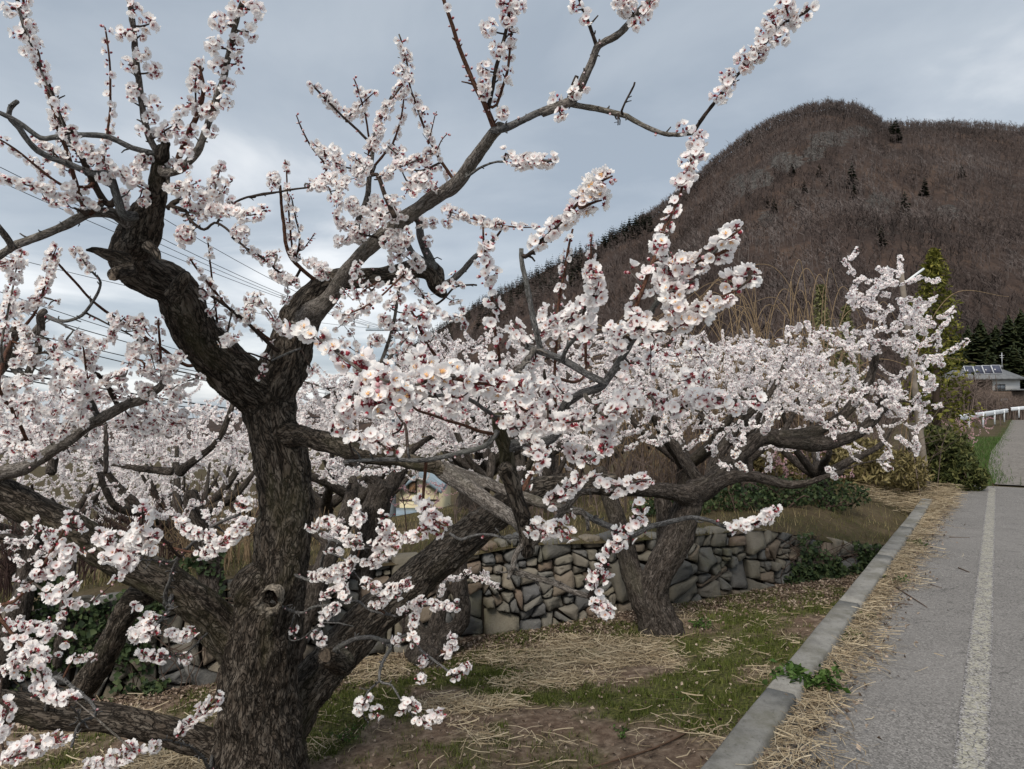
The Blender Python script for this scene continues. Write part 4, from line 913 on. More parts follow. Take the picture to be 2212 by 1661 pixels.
# name, frame, points, d0, d1, widths, blossom mode, from, to, bark
BR = '''
branch T2|1620,870 1700,850 1850,785 1990,720 2110,670|2.5|2.4|52 46 42|N|grey
branch T3|120,745 280,680 330,640 400,500 440,420 480,320 520,288 640,220 740,100 830,0 880,-70|2.4|2.2|62 60 52 48 42 34|N|branch
stump T3|290,690 310,610 345,505|2.4|2.38|46 46 30|N|twig
branch T3|310,690 430,720 620,750 680,765 780,830 900,880 1020,895 1120,885|2.38|2.25|40 36 30 26|N|branch
twig T3|635,740 690,620 730,545|2.3|2.25|16 12|N|twig
twig T3|612,770 618,830|2.3|2.28|12 8|N|twig
branch T3|1110,890 1190,760 1280,650 1420,490 1540,370 1650,230 1730,150 1880,75|2.25|2.08|28 22 16 10|N|twig
branch T3|480,315 430,170 380,50 340,-50|2.3|2.25|26 20|N|twig
branch TL|1050,1020 985,880 925,560 890,250 862,0 850,-60|2.5|2.2|46 40 32|N|branch
branch TL|1090,1150 1200,1120 1320,980 1400,780 1470,550 1530,300 1580,100 1630,-40|2.5|2.1|56 50 40 30|N|branch
branch TL|1180,1070 1240,920 1310,760 1350,600 1335,480 1315,395|2.55|2.4|40 30 16|N|shoot
branch TL|1020,1015 880,980 720,910 560,900 350,910 270,915 120,810 0,750 -80,720|2.5|2.25|36 34 30|N|grey
branch TL|830,1430 780,1300 715,1160 620,1150 450,1090 260,1000 120,850 60,775 80,700 115,675|2.62|2.3|62 48 40 34 30|N|grey
branch TL|700,1340 560,1080 430,850 330,600 230,360 150,130 110,0 95,-60|2.62|2.2|44 30 22|N|twig
shoot TL|572,1415 500,1180 430,960 370,820 330,650 240,330 180,120 150,-30|2.6|2.35|32 24 16|S,.35,1|shoot
branch TL|860,1480 750,1410 600,1420 400,1510 200,1590 80,1640 -40,1720|2.7|2.4|74 60 54 50|N|branch
branch TL|75,1640 40,1580 -30,1480|2.42|2.3|48 40|N|branch
twig TL|572,1420 540,1400 495,1382|2.55|2.5|30 14|N|twig
stump TL|1120,1380 1160,1345 1190,1328|2.6|2.55|40 30|N|twig
shoot TL|690,1040 720,900 735,600 720,350 697,180|2.75|2.6|18 10|S,.0,1|shoot
shoot TL|590,1240 490,1240 400,1220 250,1110 100,990 -20,920|2.55|2.35|24 12|S,.15,1|shoot
twig TL|1140,1370 1230,1400 1255,1460 1350,1525 1420,1480 1500,1520 1580,1600 1650,1670|2.55|2.4|26 18 12|N|twig
twig TL|1510,1385 1620,1320 1750,1290 1830,1280|2.55|2.7|16 14|N|twig
twig T2|0,1308 90,1285 200,1270 330,1255 420,1240|2.7|2.8|16 12|N|twig
branch M2|942,-40 965,60 1010,190 1060,300|3.2|3.3|50 58|N|grey
stump M2|1060,275 980,235 915,190 880,130|3.3|3.2|52 48 40|N|grey
branch M2|1110,400 1170,370 1240,310 1330,210 1400,140 1475,75|3.3|3.15|48 36 26|N|grey
branch M2|940,350 935,400 1000,490 1050,530 1120,490 1200,410 1340,400|3.35|3.15|22 16 12|N|twig
branch T2|715,1500 780,1300 800,1150 812,1040 830,900 870,760 990,590 1055,480 1040,400 990,225|3.3|2.9|38 32 22 14 10|N|branch
branch T2|800,945 700,850 590,750 500,660 410,565|3.0|2.85|18 12|N|twig
shoot T2|795,930 750,700 720,600 692,525|3.0|2.85|14 9|S,.25,1|shoot
shoot T2|1350,1190 1240,1020 1150,820 1070,600 1045,470|2.78|2.6|22 12|S,.05,.9|shoot
shoot T2|505,1120 400,960 340,850 308,765|3.1|2.95|14 8|B,.1,1|shoot
twig T2|785,1140 690,1120 600,1100 480,1010 430,950|3.1|3.0|14 8|S,.1,1|twig
shoot T2|825,1100 900,1010 950,950 1000,800 1030,610|3.05|2.9|18 10|S,.3,1|shoot
twig T2|1110,1130 1000,1050 950,1000 890,950|2.9|2.85|14 9|S,.2,1|twig
branch T2|815,1165 845,1160 880,1240 930,1370 960,1440|2.85|2.8|24 30 36|N|twig
twig T2|1240,1010 1270,940 1310,890|2.7|2.65|9 6|B,0,1|shoot
twig T2|1185,960 1215,830 1240,740|2.7|2.65|10 6|B,0,1|shoot
twig T2|1450,1170 1540,1110 1620,1080 1710,1075|2.62|2.5|18 14|N|grey
branch T2|1625,850 1560,700 1460,500 1380,280 1280,-20|2.5|2.3|40 32 24|B,.1,1|shoot
branch T2|1580,740 1640,450 1690,230 1735,-20|2.48|2.35|30 26 22|N|twig
shoot T2|1640,700 1710,480 1735,250 1755,20|2.48|2.4|20 14|S,.0,1|shoot
shoot T2|265,1700 220,1450 200,1230|3.25|3.1|26 18|N|shoot
shoot T2|285,1700 262,1480 250,1250 232,1060|3.25|3.15|16 9|S,.0,1|shoot
twig T2|310,1690 330,1560 300,1420 270,1300|3.2|3.1|14 9|S,.0,1|twig
twig T2|350,1660 390,1600 428,1548|3.2|3.1|9 6|B,0,1|twig
branch M1|-60,1660 120,1625 250,1560 450,1430 620,1310 720,1258 850,1190 960,1155 1085,1050|3.24|2.95|110 84 78 74 70 56 50|N|branch
branch M1|790,1215 730,1100 680,1030 630,985|3.05|2.9|36 28|N|twig
branch M1|640,1250 590,1140 550,1090 500,1040|3.05|2.9|42 34|N|grey
shoot M1|1078,1040 1065,800 1055,620|2.98|2.85|20 13|S,.1,1|shoot
shoot M1|578,1040 548,850 530,720|2.9|2.8|15 9|S,.1,1|shoot
shoot M1|1260,940 1050,800 850,670 640,520 500,380 360,225|3.3|2.75|24 15|N|shoot
branch M1|310,600 380,625 450,635 560,590 630,490 665,375 610,305 530,190|3.0|2.8|26 20 12|N|grey
twig M1|585,592 700,650 850,720 960,780|2.95|2.9|14 9|N|twig
branch M1|-30,1000 10,930 60,800 100,690|3.1|2.8|70 60 50|N|branch
branch M1|165,1000 240,850 270,700 265,610 300,570|3.0|2.85|54 50 40|N|branch
shoot M1|95,770 180,660 250,540 310,340 350,230|2.9|2.7|22 14|N|shoot
twig M1|90,800 170,855 310,850 370,910 420,950|2.95|2.9|20 15|N|twig
shoot M1|-10,1040 80,1230 180,1430 260,1545|2.5|3.1|22 24|N|shoot
shoot M1|1830,825 1650,650 1450,500 1270,370|3.35|2.9|26 15|N|twig
shoot M1|1840,795 1600,620 1450,470 1330,320 1265,225|3.4|2.95|22 12|S,.15,1|shoot
shoot M1|1562,930 1460,700 1420,450 1375,90|3.35|3.0|22 10|S,.05,1|shoot
shoot M1|1930,360 1750,220 1620,140 1540,80|3.3|2.5|18 12|S,.1,.8|twig
twig M1|1510,810 1680,860 1800,905|2.9|3.2|12 13|N|twig
twig M1|1800,905 1850,880 2000,820|3.2|3.3|14 16|N|grey
branch B3|570,560 560,420 530,290 480,150 430,0 400,-60|2.3|2.15|110 120 128 112|N|bark
branch M2|1560,1640 1530,1480 1500,1380 1478,1275|2.25|2.08|110 100 86|N|bark
branch M2|1480,1360 1400,1460 1230,1515 1000,1560 700,1562 450,1575|2.1|1.95|40 34 30 22|N|grey
shoot M2|1470,1395 1350,1365 1200,1320 1050,1270 925,1215|2.1|1.7|24 17|B,.4,1|shoot
branch M2|1470,1295 1380,1210 1250,1140 1080,1132 920,1130|2.08|1.35|30 26 22|N|grey
branch M2|1060,1125 1045,1060 1030,1010|1.42|1.3|16 14|N|twig
shoot M2|1525,1290 1510,1120 1490,920 1465,700 1430,400 1400,150 1383,15|2.05|1.75|26 20 13|N|shoot
shoot M2|1110,930 1000,780 930,640 890,560|1.75|1.6|22 14|B,.2,1|shoot
branch M2|720,930 750,780 790,640 830,400|3.0|2.8|26 20|N|branch
twig M2|560,1570 510,1500 480,1410 460,1330|1.97|1.9|18 14|N|twig
branch M3|170,1420 220,1300 270,1190 380,1120 500,1080 560,1010 650,870 730,740 800,630 920,460 1060,320 1200,220 1440,20|2.15|1.55|70 62 56 50 44 34 26 12|N|grey
branch M3|545,1060 430,1000 250,890 60,820 0,805|1.97|2.0|46 48 40|N|grey
branch M2|1760,825 1735,700 1690,500 1650,280 1638,155|2.0|1.95|40 38 30|N|grey
twig M2|1660,215 1700,190 1760,140 1850,70 1920,0|1.95|1.75|30 20|N|twig
branch M2|1730,830 1650,930 1575,1015|2.0|1.6|42 30|N|branch
branch M3|730,590 780,440 850,250 900,80 930,0|1.75|1.8|32 22|S,.1,1|shoot
shoot T3|870,1665 920,1540 1000,1370 1060,1190 1110,1030 1155,880|1.8|1.95|20 14|S,0,1|shoot
branch M3|420,1160 520,1195 650,1178 800,1165 1060,1170 1350,1160 1560,1150|2.0|1.7|30 26 20 12|N|branch
branch M3|245,885 290,800 340,740 390,650|1.95|1.72|30 22|N|grey
shoot M3|200,1340 198,1150 200,900 230,500 290,150 318,25|2.75|2.6|24 14|S,.05,1|shoot
shoot M3|385,1010 400,700 425,400 445,80|2.9|2.75|20 12|S,.2,1|shoot
branch B3|560,535 640,480 800,300 900,185 960,130 1090,112|2.3|2.05|66 58 46 26|N|branch
branch B3|545,505 490,580 460,700 430,765|2.28|2.2|48 46 26|N|branch
branch B3|462,708 600,750 750,790 900,860 1030,895|2.24|2.1|48 46 42|N|branch
branch B3|1022,905 1100,760 1180,580 1260,450 1330,350 1425,262|2.1|1.98|34 24|N|twig
branch B3|985,285 1100,340 1200,390 1300,440 1370,440 1480,380 1650,340 1780,310 1920,340 2050,390|2.35|2.4|50 40 28|N|grey
twig B3|985,285 1010,330 1020,410|2.33|2.3|34 24|N|branch
twig B3|520,455 400,460 300,435 200,440 80,470 0,430|2.3|2.5|24 20|N|grey
twig B1|1040,640 1020,600 1045,500 1060,440 1110,350 1280,190 1380,130 1480,85|3.3|2.6|26 18|N|grey
twig B1|1065,660 1030,700 970,770|3.25|2.4|22 16|N|grey
twig B1|1110,350 1060,300 980,210 920,150|2.9|2.0|20 16|N|twig
twig B1|1250,850 1200,900 1140,945 980,965|3.4|2.5|12 8|N|grey
twig B1|1050,385 930,370 850,370 770,340|2.9|2.0|14 10|N|grey
twig B1|330,1100 470,1170 570,1260 585,1330 500,1375 465,1440 440,1525|3.1|2.4|26 16|N|grey
twig B1|500,1375 480,1320 430,1275|2.6|2.2|16 12|N|grey
twig B1|1295,1660 1250,1590 1180,1530 1080,1490 1000,1480|3.3|2.7|22 12|N|grey
twig B1|1080,1475 1130,1420 1250,1300 1330,1245|2.8|2.5|14 8|N|twig
shoot B1|0,720 90,620 200,510 300,350 380,220 450,80|2.3|2.25|22 13|S,.1,1|shoot
twig B1|60,660 150,520 200,430|2.35|2.3|22 16|N|grey
twig B2|-100,220 -20,130|2.9|2.7|12 10|N|grey
twig B2|425,500 440,380 490,270 520,250 620,280 700,300 850,290|3.3|2.7|20 12|N|grey
twig B2|488,325 540,340 600,380 680,490 740,535|3.1|2.75|12 9|N|grey
twig B2|295,700 400,660 500,650 650,625 750,680 900,720|3.4|2.8|20 12|N|grey
twig B2|240,850 330,850 440,760 540,760 640,780|3.4|3.0|10 7|N|grey
branch B2|520,930 620,870 700,850 760,850 860,900 820,1000 800,1115 870,1140 930,1230 1010,1345|3.4|2.7|34 26 16 9|N|grey
twig B2|800,1118 740,1180 700,1250 690,1310 735,1375|2.95|2.7|14 8|N|grey
twig B2|760,850 850,870 980,830 1050,920 1150,1000 1260,1090|3.2|2.7|24 14|N|grey
twig B2|970,690 1110,655 1200,640 1290,630|3.2|2.8|12 7|N|twig
twig B2|1010,640 1020,760 1020,890|3.0|2.8|14 8|N|twig
twig B2|1090,970 1150,960 1230,900|2.9|2.75|8 6|N|twig
'''
# dense sleeves of blossom: frame|points|d0|d1|mode
SL = '''
TL|1000,1280 850,1190 700,1080 600,1000 500,950|2.6|2.45|D
TL|680,1370 550,1340 450,1310 300,1260 150,1220 0,1190|2.6|2.35|D
TL|1190,1400 1350,1420 1500,1400 1650,1430 1770,1395|2.55|2.35|D
TL|1130,1230 1200,1250 1310,1215|2.5|2.4|D
TL|1440,1370 1430,1250 1470,1100|2.5|2.4|D
TL|1450,1300 1500,1240 1545,1200|2.5|2.4|S
TL|1040,905 1110,860 1190,820|2.48|2.4|D
TL|1320,780 1300,640 1310,400|2.5|2.4|D
TL|430,850 340,620 230,360 130,60|2.25|2.15|S
TL|400,900 480,870|2.3|2.3|D
TL|930,1100 960,1060|2.6|2.5|D
TL|260,950 350,1010 450,1110|2.5|2.5|D
T2|600,745 520,670 410,565|2.95|2.85|D
T2|640,800 700,730 760,670 830,610|3.0|2.85|D
T2|790,1020 840,900 870,800 930,680 1000,580 1055,490 1010,280|2.95|2.8|D
T2|670,1030 740,1080 820,1110|3.0|2.9|D
T2|860,1190 1000,1110 1120,1060 1240,1000|2.85|2.7|D
T2|1050,1210 1120,1180 1190,1150|2.8|2.7|D
T2|1700,1020 1740,1060 1800,1080 1900,1080 1990,1075|2.5|2.4|D
T3|-10,1060 80,1060 180,1070|2.4|2.38|D
T2|1300,1390 1400,1430 1500,1460 1620,1490 1680,1495|3.1|3.0|D
T2|1680,1500 1800,1510 1910,1510|3.0|2.95|S
T2|370,1220 440,1240 520,1240|2.8|2.75|D
T2|600,1480 690,1530 760,1560|3.0|2.9|D
T2|990,1480 975,1580 960,1650|3.1|3.0|D
T2|430,960 500,1020 540,1080|3.0|3.0|D
T3|1720,150 1800,125 1890,60|2.15|2.05|D
T3|90,1610 170,1540 250,1470 310,1400|1.75|1.65|D
T3|310,1400 400,1300 480,1220 580,1170|1.65|1.5|D
T3|360,1380 440,1350 510,1330|1.6|1.55|D
M3|1060,300 1180,230 1290,190 1360,150|1.6|1.52|D
M3|1290,110 1370,70 1430,30|1.52|1.48|D
M3|700,640 800,690 870,710 960,680 1060,640|1.65|1.58|D
M3|960,600 1080,620 1200,560 1300,480 1400,440|1.6|1.5|D
M3|1340,400 1420,370 1500,350|1.55|1.5|D
M3|920,460 960,330 930,200 890,120|1.65|1.6|D
M3|950,440 1060,400 1130,370|1.62|1.58|D
M3|690,300 740,350 800,420 860,470|1.85|1.8|S
M3|400,740 385,640 400,550 450,420 465,300|1.72|1.62|D
M3|270,640 340,600 400,560|1.75|1.7|D
M3|0,1380 150,1330 350,1300 500,1270 660,1210|1.95|1.85|D
M3|0,1240 80,1220 150,1200|2.0|1.95|D
M3|480,1230 540,1270 600,1240|1.85|1.8|D
M3|560,1290 530,1400 520,1500|1.9|1.88|D
M3|0,1410 60,1480 90,1540|1.95|1.9|D
M3|270,1480 340,1530 420,1560|2.0|1.95|D
M3|830,1130 860,1180 850,1210|1.85|1.82|D
M3|930,1200 1010,1220 1080,1200|1.8|1.8|D
M3|1060,1130 1160,1160 1290,1150|1.78|1.74|D
M3|590,800 640,770 660,740|1.9|1.85|D
M3|620,960 700,920 800,880 900,830|2.4|2.35|B
M2|1640,1070 1500,1060 1330,1050 1190,1020|1.5|1.32|D
M2|1180,1000 1050,1010 950,1060 800,1050 700,1020|1.3|1.18|D
M2|760,1060 620,1000 490,910 400,840|1.22|1.28|D
M2|420,840 340,780 250,740 190,690 110,640|1.28|1.36|S
M2|1500,1290 1560,1340 1700,1330 1850,1300 1990,1290|2.0|1.95|D
M2|1540,1180 1600,1170 1640,1220|1.9|1.9|D
M2|1650,1400 1720,1480 1760,1560|1.95|1.9|D
M2|450,1380 460,1280 500,1170|1.92|1.85|D
M2|520,1430 600,1420 680,1440 740,1490|1.85|1.75|D
M2|700,1400 790,1490|1.8|1.75|S
M2|730,1400 820,1370 860,1320|2.3|2.2|D
M2|960,280 900,200|3.0|2.9|D
M2|640,440 600,560 480,600|3.1|3.0|S
M2|860,330 720,460 600,540 480,590 380,600|2.7|2.5|S
M2|690,380 600,430 520,500|3.0|2.9|S
M2|0,330 70,360 130,380|3.2|3.1|D
M2|200,230 290,280 340,320|3.0|2.9|D
B3|745,185 830,130 900,80 960,0|2.0|1.95|D
B3|1095,40 1180,90 1260,100 1350,60 1480,30|1.98|1.9|D
B3|600,370 640,420 700,440|2.1|2.05|D
B3|720,400 770,400 810,380|2.1|2.05|D
B4|450,300 530,285 600,270 660,230 710,190|2.4|2.3|D
B1|690,320 780,300 830,250 870,190 880,50|2.0|1.85|D
B1|800,230 880,240 960,220|1.95|1.9|D
B1|620,220 660,260 690,240|2.0|1.95|D
B1|700,320 760,370 800,390|1.95|1.92|D
B1|1240,330 1310,300 1390,250|2.6|2.45|D
B1|1400,260 1450,210 1510,160|2.5|2.4|D
B1|1100,100 1130,150 1190,190|2.8|2.7|D
B1|1190,200 1270,220 1340,260|2.7|2.6|D
B1|150,840 220,960 250,1060 290,1170 370,1220 460,1240|2.3|2.1|D
B1|10,1080 90,1030 160,970 220,930|2.2|2.1|D
B1|270,560 340,590 400,550 480,490|2.25|2.15|D
B1|300,600 350,640|2.2|2.2|D
B1|300,430 360,440 410,360 420,290|2.3|2.25|D
B1|0,1230 50,1290 30,1380 0,1440|2.1|2.05|D
B1|40,1570 150,1520 260,1500 390,1450|2.05|1.95|D
B1|50,1600 120,1570 200,1560|2.0|1.98|D
B1|530,1640 650,1620 750,1580 805,1530|2.2|2.1|D
B1|1110,1440 1160,1380 1210,1330|2.6|2.55|D
B1|1230,1320 1290,1280 1340,1230|2.55|2.5|D
B1|820,840 880,810 950,750|2.35|2.25|D
B1|870,800 950,830|2.3|2.25|D
B1|1050,840 1120,840 1190,810|2.7|2.6|D
B1|870,950 930,960 1000,970|2.55|2.5|D
B1|450,990 530,970 600,970|3.0|2.9|S
B2|380,170 480,130 560,190 620,240 680,270|2.9|2.7|D
B2|640,10 655,80 645,160|2.8|2.75|D
B2|770,280 820,250 825,160|2.75|2.65|D
B2|1070,10 1110,100 1180,150 1210,160|2.15|2.0|D
B2|1050,200 1100,180 1160,190|2.1|2.05|D
B2|925,240 980,235 1050,220|2.7|2.6|D
B2|370,470 470,460 570,420 650,370|3.0|2.8|D
B2|560,440 570,510 520,560 450,580|2.95|2.85|D
B2|570,540 590,610|2.9|2.85|D
B2|710,390 800,360 900,290|2.8|2.65|D
B2|785,650 860,570 975,510|2.8|2.65|D
B2|450,730 480,700 530,665|2.8|2.7|D
B2|1000,660 1070,625|2.9|2.8|D
B2|1110,625 1190,655 1280,650|2.85|2.75|D
B2|1020,680 1010,790 1020,890|2.85|2.75|D
B2|1250,1090 1300,1070 1340,1020|2.7|2.65|D
B2|1180,930 1235,940 1260,850|2.75|2.7|D
B2|670,1320 700,1270 725,1210|2.7|2.65|D
B2|920,1295 970,1260 1030,1285|2.7|2.65|D
B2|1040,1375 1100,1365 1190,1315|2.65|2.6|D
M1|150,170 110,290 90,400 65,500 45,620 10,780|2.65|2.5|D
M1|80,240 0,260|2.6|2.5|D
M1|110,570 180,540 280,480|2.7|2.6|D
M1|120,640 180,740|2.75|2.7|D
M1|150,800 190,830 210,880|2.8|2.7|D
M1|375,150 330,270 300,380 285,460|2.7|2.6|D
M1|600,310 550,230 500,150|2.8|2.75|D
M1|320,540 340,510 360,500|2.8|2.8|S
M1|320,760 380,870 450,950 510,1050|2.7|2.6|D
M1|430,930 480,990 540,1040|2.65|2.6|D
M1|440,760 450,800|2.8|2.75|D
M1|530,720 580,780 670,800|2.8|2.7|D
M1|910,770 880,860 850,940|2.85|2.8|D
M1|690,1050 760,1010 830,1000|2.8|2.7|D
M1|940,1010 960,920|2.85|2.8|D
M1|1110,1020 1150,930 1200,860|2.95|2.85|D
M1|1320,1010 1200,1050 1080,1140|2.95|2.85|D
M1|0,1070 90,1060 190,1020|2.6|2.5|D
M1|560,1080 640,1090|2.8|2.75|D
M1|740,600 780,650 830,610|2.85|2.8|D
M1|860,650 920,650|2.85|2.8|D
M1|940,620 970,700 1000,740|2.85|2.8|S
M1|960,760 1000,850 1030,960|2.9|2.85|S
M1|100,1490 170,1480 240,1530|2.9|2.8|D
M1|1820,320 1890,360 1960,380|3.2|3.1|D
M1|1740,220 1790,210 1840,200|3.2|3.1|D
M1|1650,480 1660,620|3.2|3.1|D
M1|1700,470 1780,570 1830,640 1910,720|3.1|2.9|D
M1|1500,770 1560,740|2.95|2.9|D
'''
# clusters: frame|x,y,n ...|depth offset
BA = '''
TL|900,60,6 830,225,10 990,160,12 930,235,4 945,360,10 850,430,6 1020,470,11 885,610,13 1020,680,9 1005,780,7 940,870,5
TL|1590,40,10 1690,70,13 1450,150,13 1530,95,6 1655,210,10 1565,290,10 1420,300,11 1585,420,8 1460,440,10 1510,570,9 1490,680,9 1385,730,12 1395,870,7 1270,880,7
TL|1200,750,6 1240,680,7 1190,860,6 1290,560,7 1400,590,8 1230,960,6 1250,1010,5 1140,1080,4 1220,1120,8
TL|150,0,6 60,60,7 190,170,6 130,230,6 270,450,7 290,530,7 180,340,6 240,300,4 370,790,6 410,730,5
TL|1230,1560,30 1600,1540,18 1340,1330,12 1430,1400,12 1540,1340,5 950,1060,8 870,1120,6 500,1020,6 1100,900,6
TL|690,1180,8 560,1000,8 640,1060,7
T2|1590,190,13 1640,330,13 1560,455,13 1560,610,9 1710,120,14 1690,20,12 1780,40,9 1680,750,8 1745,230,4 1560,560,6 1680,490,6
T2|160,1180,14 150,1220,8 680,1350,22 700,1400,10 820,1370,16 900,1340,8 870,1420,8 960,1330,7 1040,1280,5 1120,1200,10 1180,1210,8 1240,1240,6
T2|730,1590,16 800,1500,15 990,1590,12 1180,1600,10 1220,1480,7 860,1480,9 640,1590,8 590,1600,8 730,1210,7 560,1320,5 520,1190,7 1310,1480,8 1160,740,5
T2|860,850,9 840,960,8 990,470,9 1050,530,7
T3|1300,630,14 1350,560,8 1350,500,7 1450,420,16 1550,360,16 1490,350,6 1580,270,10 1700,245,10 1640,140,14 1730,40,14 1050,850,6 1600,200,5
T3|410,120,4 340,40,6 680,50,24 790,90,7 740,165,6 840,5,8 640,20,10 200,670,7 240,760,7 330,620,6 380,570,3
T3|1150,930,9 1130,980,7 1150,1020,6 1080,1070,6 1090,1150,7 1030,1190,5
M2|1150,1190,16 1170,1150,8 700,1140,14 640,1180,10 820,1140,9 880,1100,8 900,880,12 870,840,6 980,920,8 1010,1030,6 1490,1070,8 720,1200,6 640,1060,8
M2|670,760,12 740,650,12 810,700,14 790,820,12 760,530,10 830,490,9 820,200,14 800,90,12 720,620,8 860,760,6 830,400,8 690,770,8
M2|1420,110,6 1390,240,6 1410,340,6 1420,390,5 1430,640,5 1460,900,5 1440,500,4 1480,550,2 1500,780,4 1460,330,4 1400,170,3
M2|320,450,10 300,320,10 90,800,5 250,960,8 960,600,6 970,700,4 1220,1100,6
M2|470,1220,8 500,1240,6 420,1340,7 640,1400,8 700,1530,3
M3|960,300,10 940,380,9 980,450,9 900,140,6 1040,260,8 990,520,6 1010,560,6 740,610,6 740,680,8 450,310,6 460,390,6 480,470,4 400,720,8
M3|860,1150,8 1000,1210,7 1170,1170,7 1290,1150,6 1380,1210,4 1540,1160,5 630,1150,3 720,1130,7
M3|560,1240,10 640,1230,10 540,1340,9 520,1480,8 30,1440,8 60,1290,7 620,800,7 830,800,6
B3|1120,980,14 1160,1010,6 1080,950,6 1390,340,6 1300,400,4 1240,430,4 1220,510,6 1330,460,3 1180,550,4 1110,640,3 1080,700,4 1120,750,5 1040,785,5 1160,700,3 1090,830,3 1400,235,5
B3|870,440,6 1250,530,4 650,370,8 770,400,7 880,310,5
B4|660,240,6 540,290,6
B1|880,240,14 930,310,8 1450,210,10 1500,20,12 900,820,8 1140,980,9 370,1310,12 950,1520,11 760,370,6 430,110,4 440,145,3 350,420,8 330,260,3 290,810,9 240,460,4 160,780,4 430,310,5
B2|720,510,6 770,540,8 940,680,9 910,860,9 1065,995,9 1055,1100,8 780,1310,9 270,800,5 410,830,7 445,870,9 840,260,8 1090,60,8 1130,110,10 680,1260,6
M1|980,1110,24 1750,950,3 1730,1010,3 1790,970,3 1440,780,12 1490,780,8 1410,690,7 1900,790,6 1360,430,4 1360,470,3 1220,40,6 60,1140,10 220,1530,6
M1|170,1060,8 60,1090,8 640,1100,8 520,1000,8 1030,1170,7
'''
KIND = {'branch': 10, 'stump': 10, 'shoot': 8, 'twig': 7}
def nearest_node(tree, x, y, d=None, own=None):
    """closest wood as seen in the picture (and in depth, when d is given)"""
    P, r = tree.all_nodes(); q = P - np.array((0, 0, CAMZ))
    dep = q[:, 1] * cP + q[:, 2] * sP; up = -q[:, 1] * sP + q[:, 2] * cP
    X = CXP + q[:, 0] / dep * FPX; Y = CYP - up / dep * FPX
    if d is None: i = int(np.argmin(np.hypot(X - x, Y - y) + 12 * (dep - 1.0) * .4))
    else: i = int(np.argmin((np.hypot(X - x, Y - y) / FPX * d) ** 2 + (.55 * (dep - d)) ** 2))
    return P[i], r[i], dep[i], math.hypot(X[i] - x, Y[i] - y)
for ln in BR.strip().splitlines():
    head, pts, d0, d1, w, mode, bark = ln.split('|'); kind, f = head.split()
    P, D, L = parse(f, pts, float(d0), float(d1)); r = wrad(f, [float(v) for v in w.split()], D)
    # take up the wood it springs from
    p0, r0, dd, gap = nearest_node(big, *fr(f, *[float(v) for v in pts.split()[0].split(',')[:2]]), D[0])
    g = np.linalg.norm(p0 - P[0])
    if .012 < g < .5 and kind != 'stump':
        P = np.vstack((p0, P)); r = np.concatenate(([min(r0, r[0] * 1.1)], r))
    r = np.maximum(r, .0016)
    P, r = big.add_branch(P, r, MAT[bark], kind, KIND[kind], .018, .24, .0055 if kind != 'stump' else .002, .055 if kind in ('branch', 'twig') and bark != 'bark' else 0)
    md = mode.split(',')
    if md[0] != 'N': big.sleeve(P, r, md[0], float(md[1]), float(md[2]))
    if kind in ('branch', 'twig') and bark != 'bark':     # short bare spurs
        for _ in range(int(len(P) * .10)):
            i = big.rnd.randrange(1, len(P) - 1); T, U, W = frames(P); d = big.rdir(T[i]) + T[i] * .4; l = big.rnd.uniform(.008, .022)
            if big.rnd.random() < .5: big.bud(P[i] + d * r[i] * .8, d)
MAT_SL = [MAT['twig'], MAT['shoot'], MAT['branch']]
for ln in SL.strip().splitlines():
    f, pts, d0, d1, mode = ln.split('|'); P, D, L = parse(f, pts, float(d0), float(d1))
    p0, r0, dd, gap = nearest_node(big, *fr(f, *[float(v) for v in pts.split()[0].split(',')[:2]]), D[0])
    p1, r1, dd1, gap1 = nearest_node(big, *fr(f, *[float(v) for v in pts.split()[-1].split(',')[:2]]), D[-1])
    if np.linalg.norm(p1 - P[-1]) < np.linalg.norm(p0 - P[0]): P = P[::-1]; p0 = p1; r0 = r1
    r = np.linspace(.0042, .002, len(P)); n0 = len(P)
    g = np.linalg.norm(p0 - P[0]); t0 = 0.0
    if g > .01:
        P = np.vstack((p0, P)); r = np.concatenate(([min(r0 * .8, .006)], r))
        tot = sum(np.linalg.norm(P[i + 1] - P[i]) for i in range(len(P) - 1)); t0 = g / tot * .9
    P, r = big.add_branch(P, r, MAT_SL[big.rnd.randrange(3)], 'twig', 6, .018, .1, .003)
    big.sleeve(P, r, mode, t0, 1.0)
for ln in BA.strip().splitlines():
    f, items = ln.split('|')
    for it in items.split():
        x, y, n = [float(v) for v in it.split(',')]; X, Y = fr(f, x, y)
        p0, r0, dd, gap = nearest_node(big, X, Y); d = dd - .02; c = px(X, Y, d)
        if gap > 3:
            big.add_branch([p0, (p0 + c) / 2 + np.array((0, 0, -.004)), c], [.0034, .003, .0022], MAT['twig'], 'spur', 5, .012, .1)
        big.ball(c, int(n))
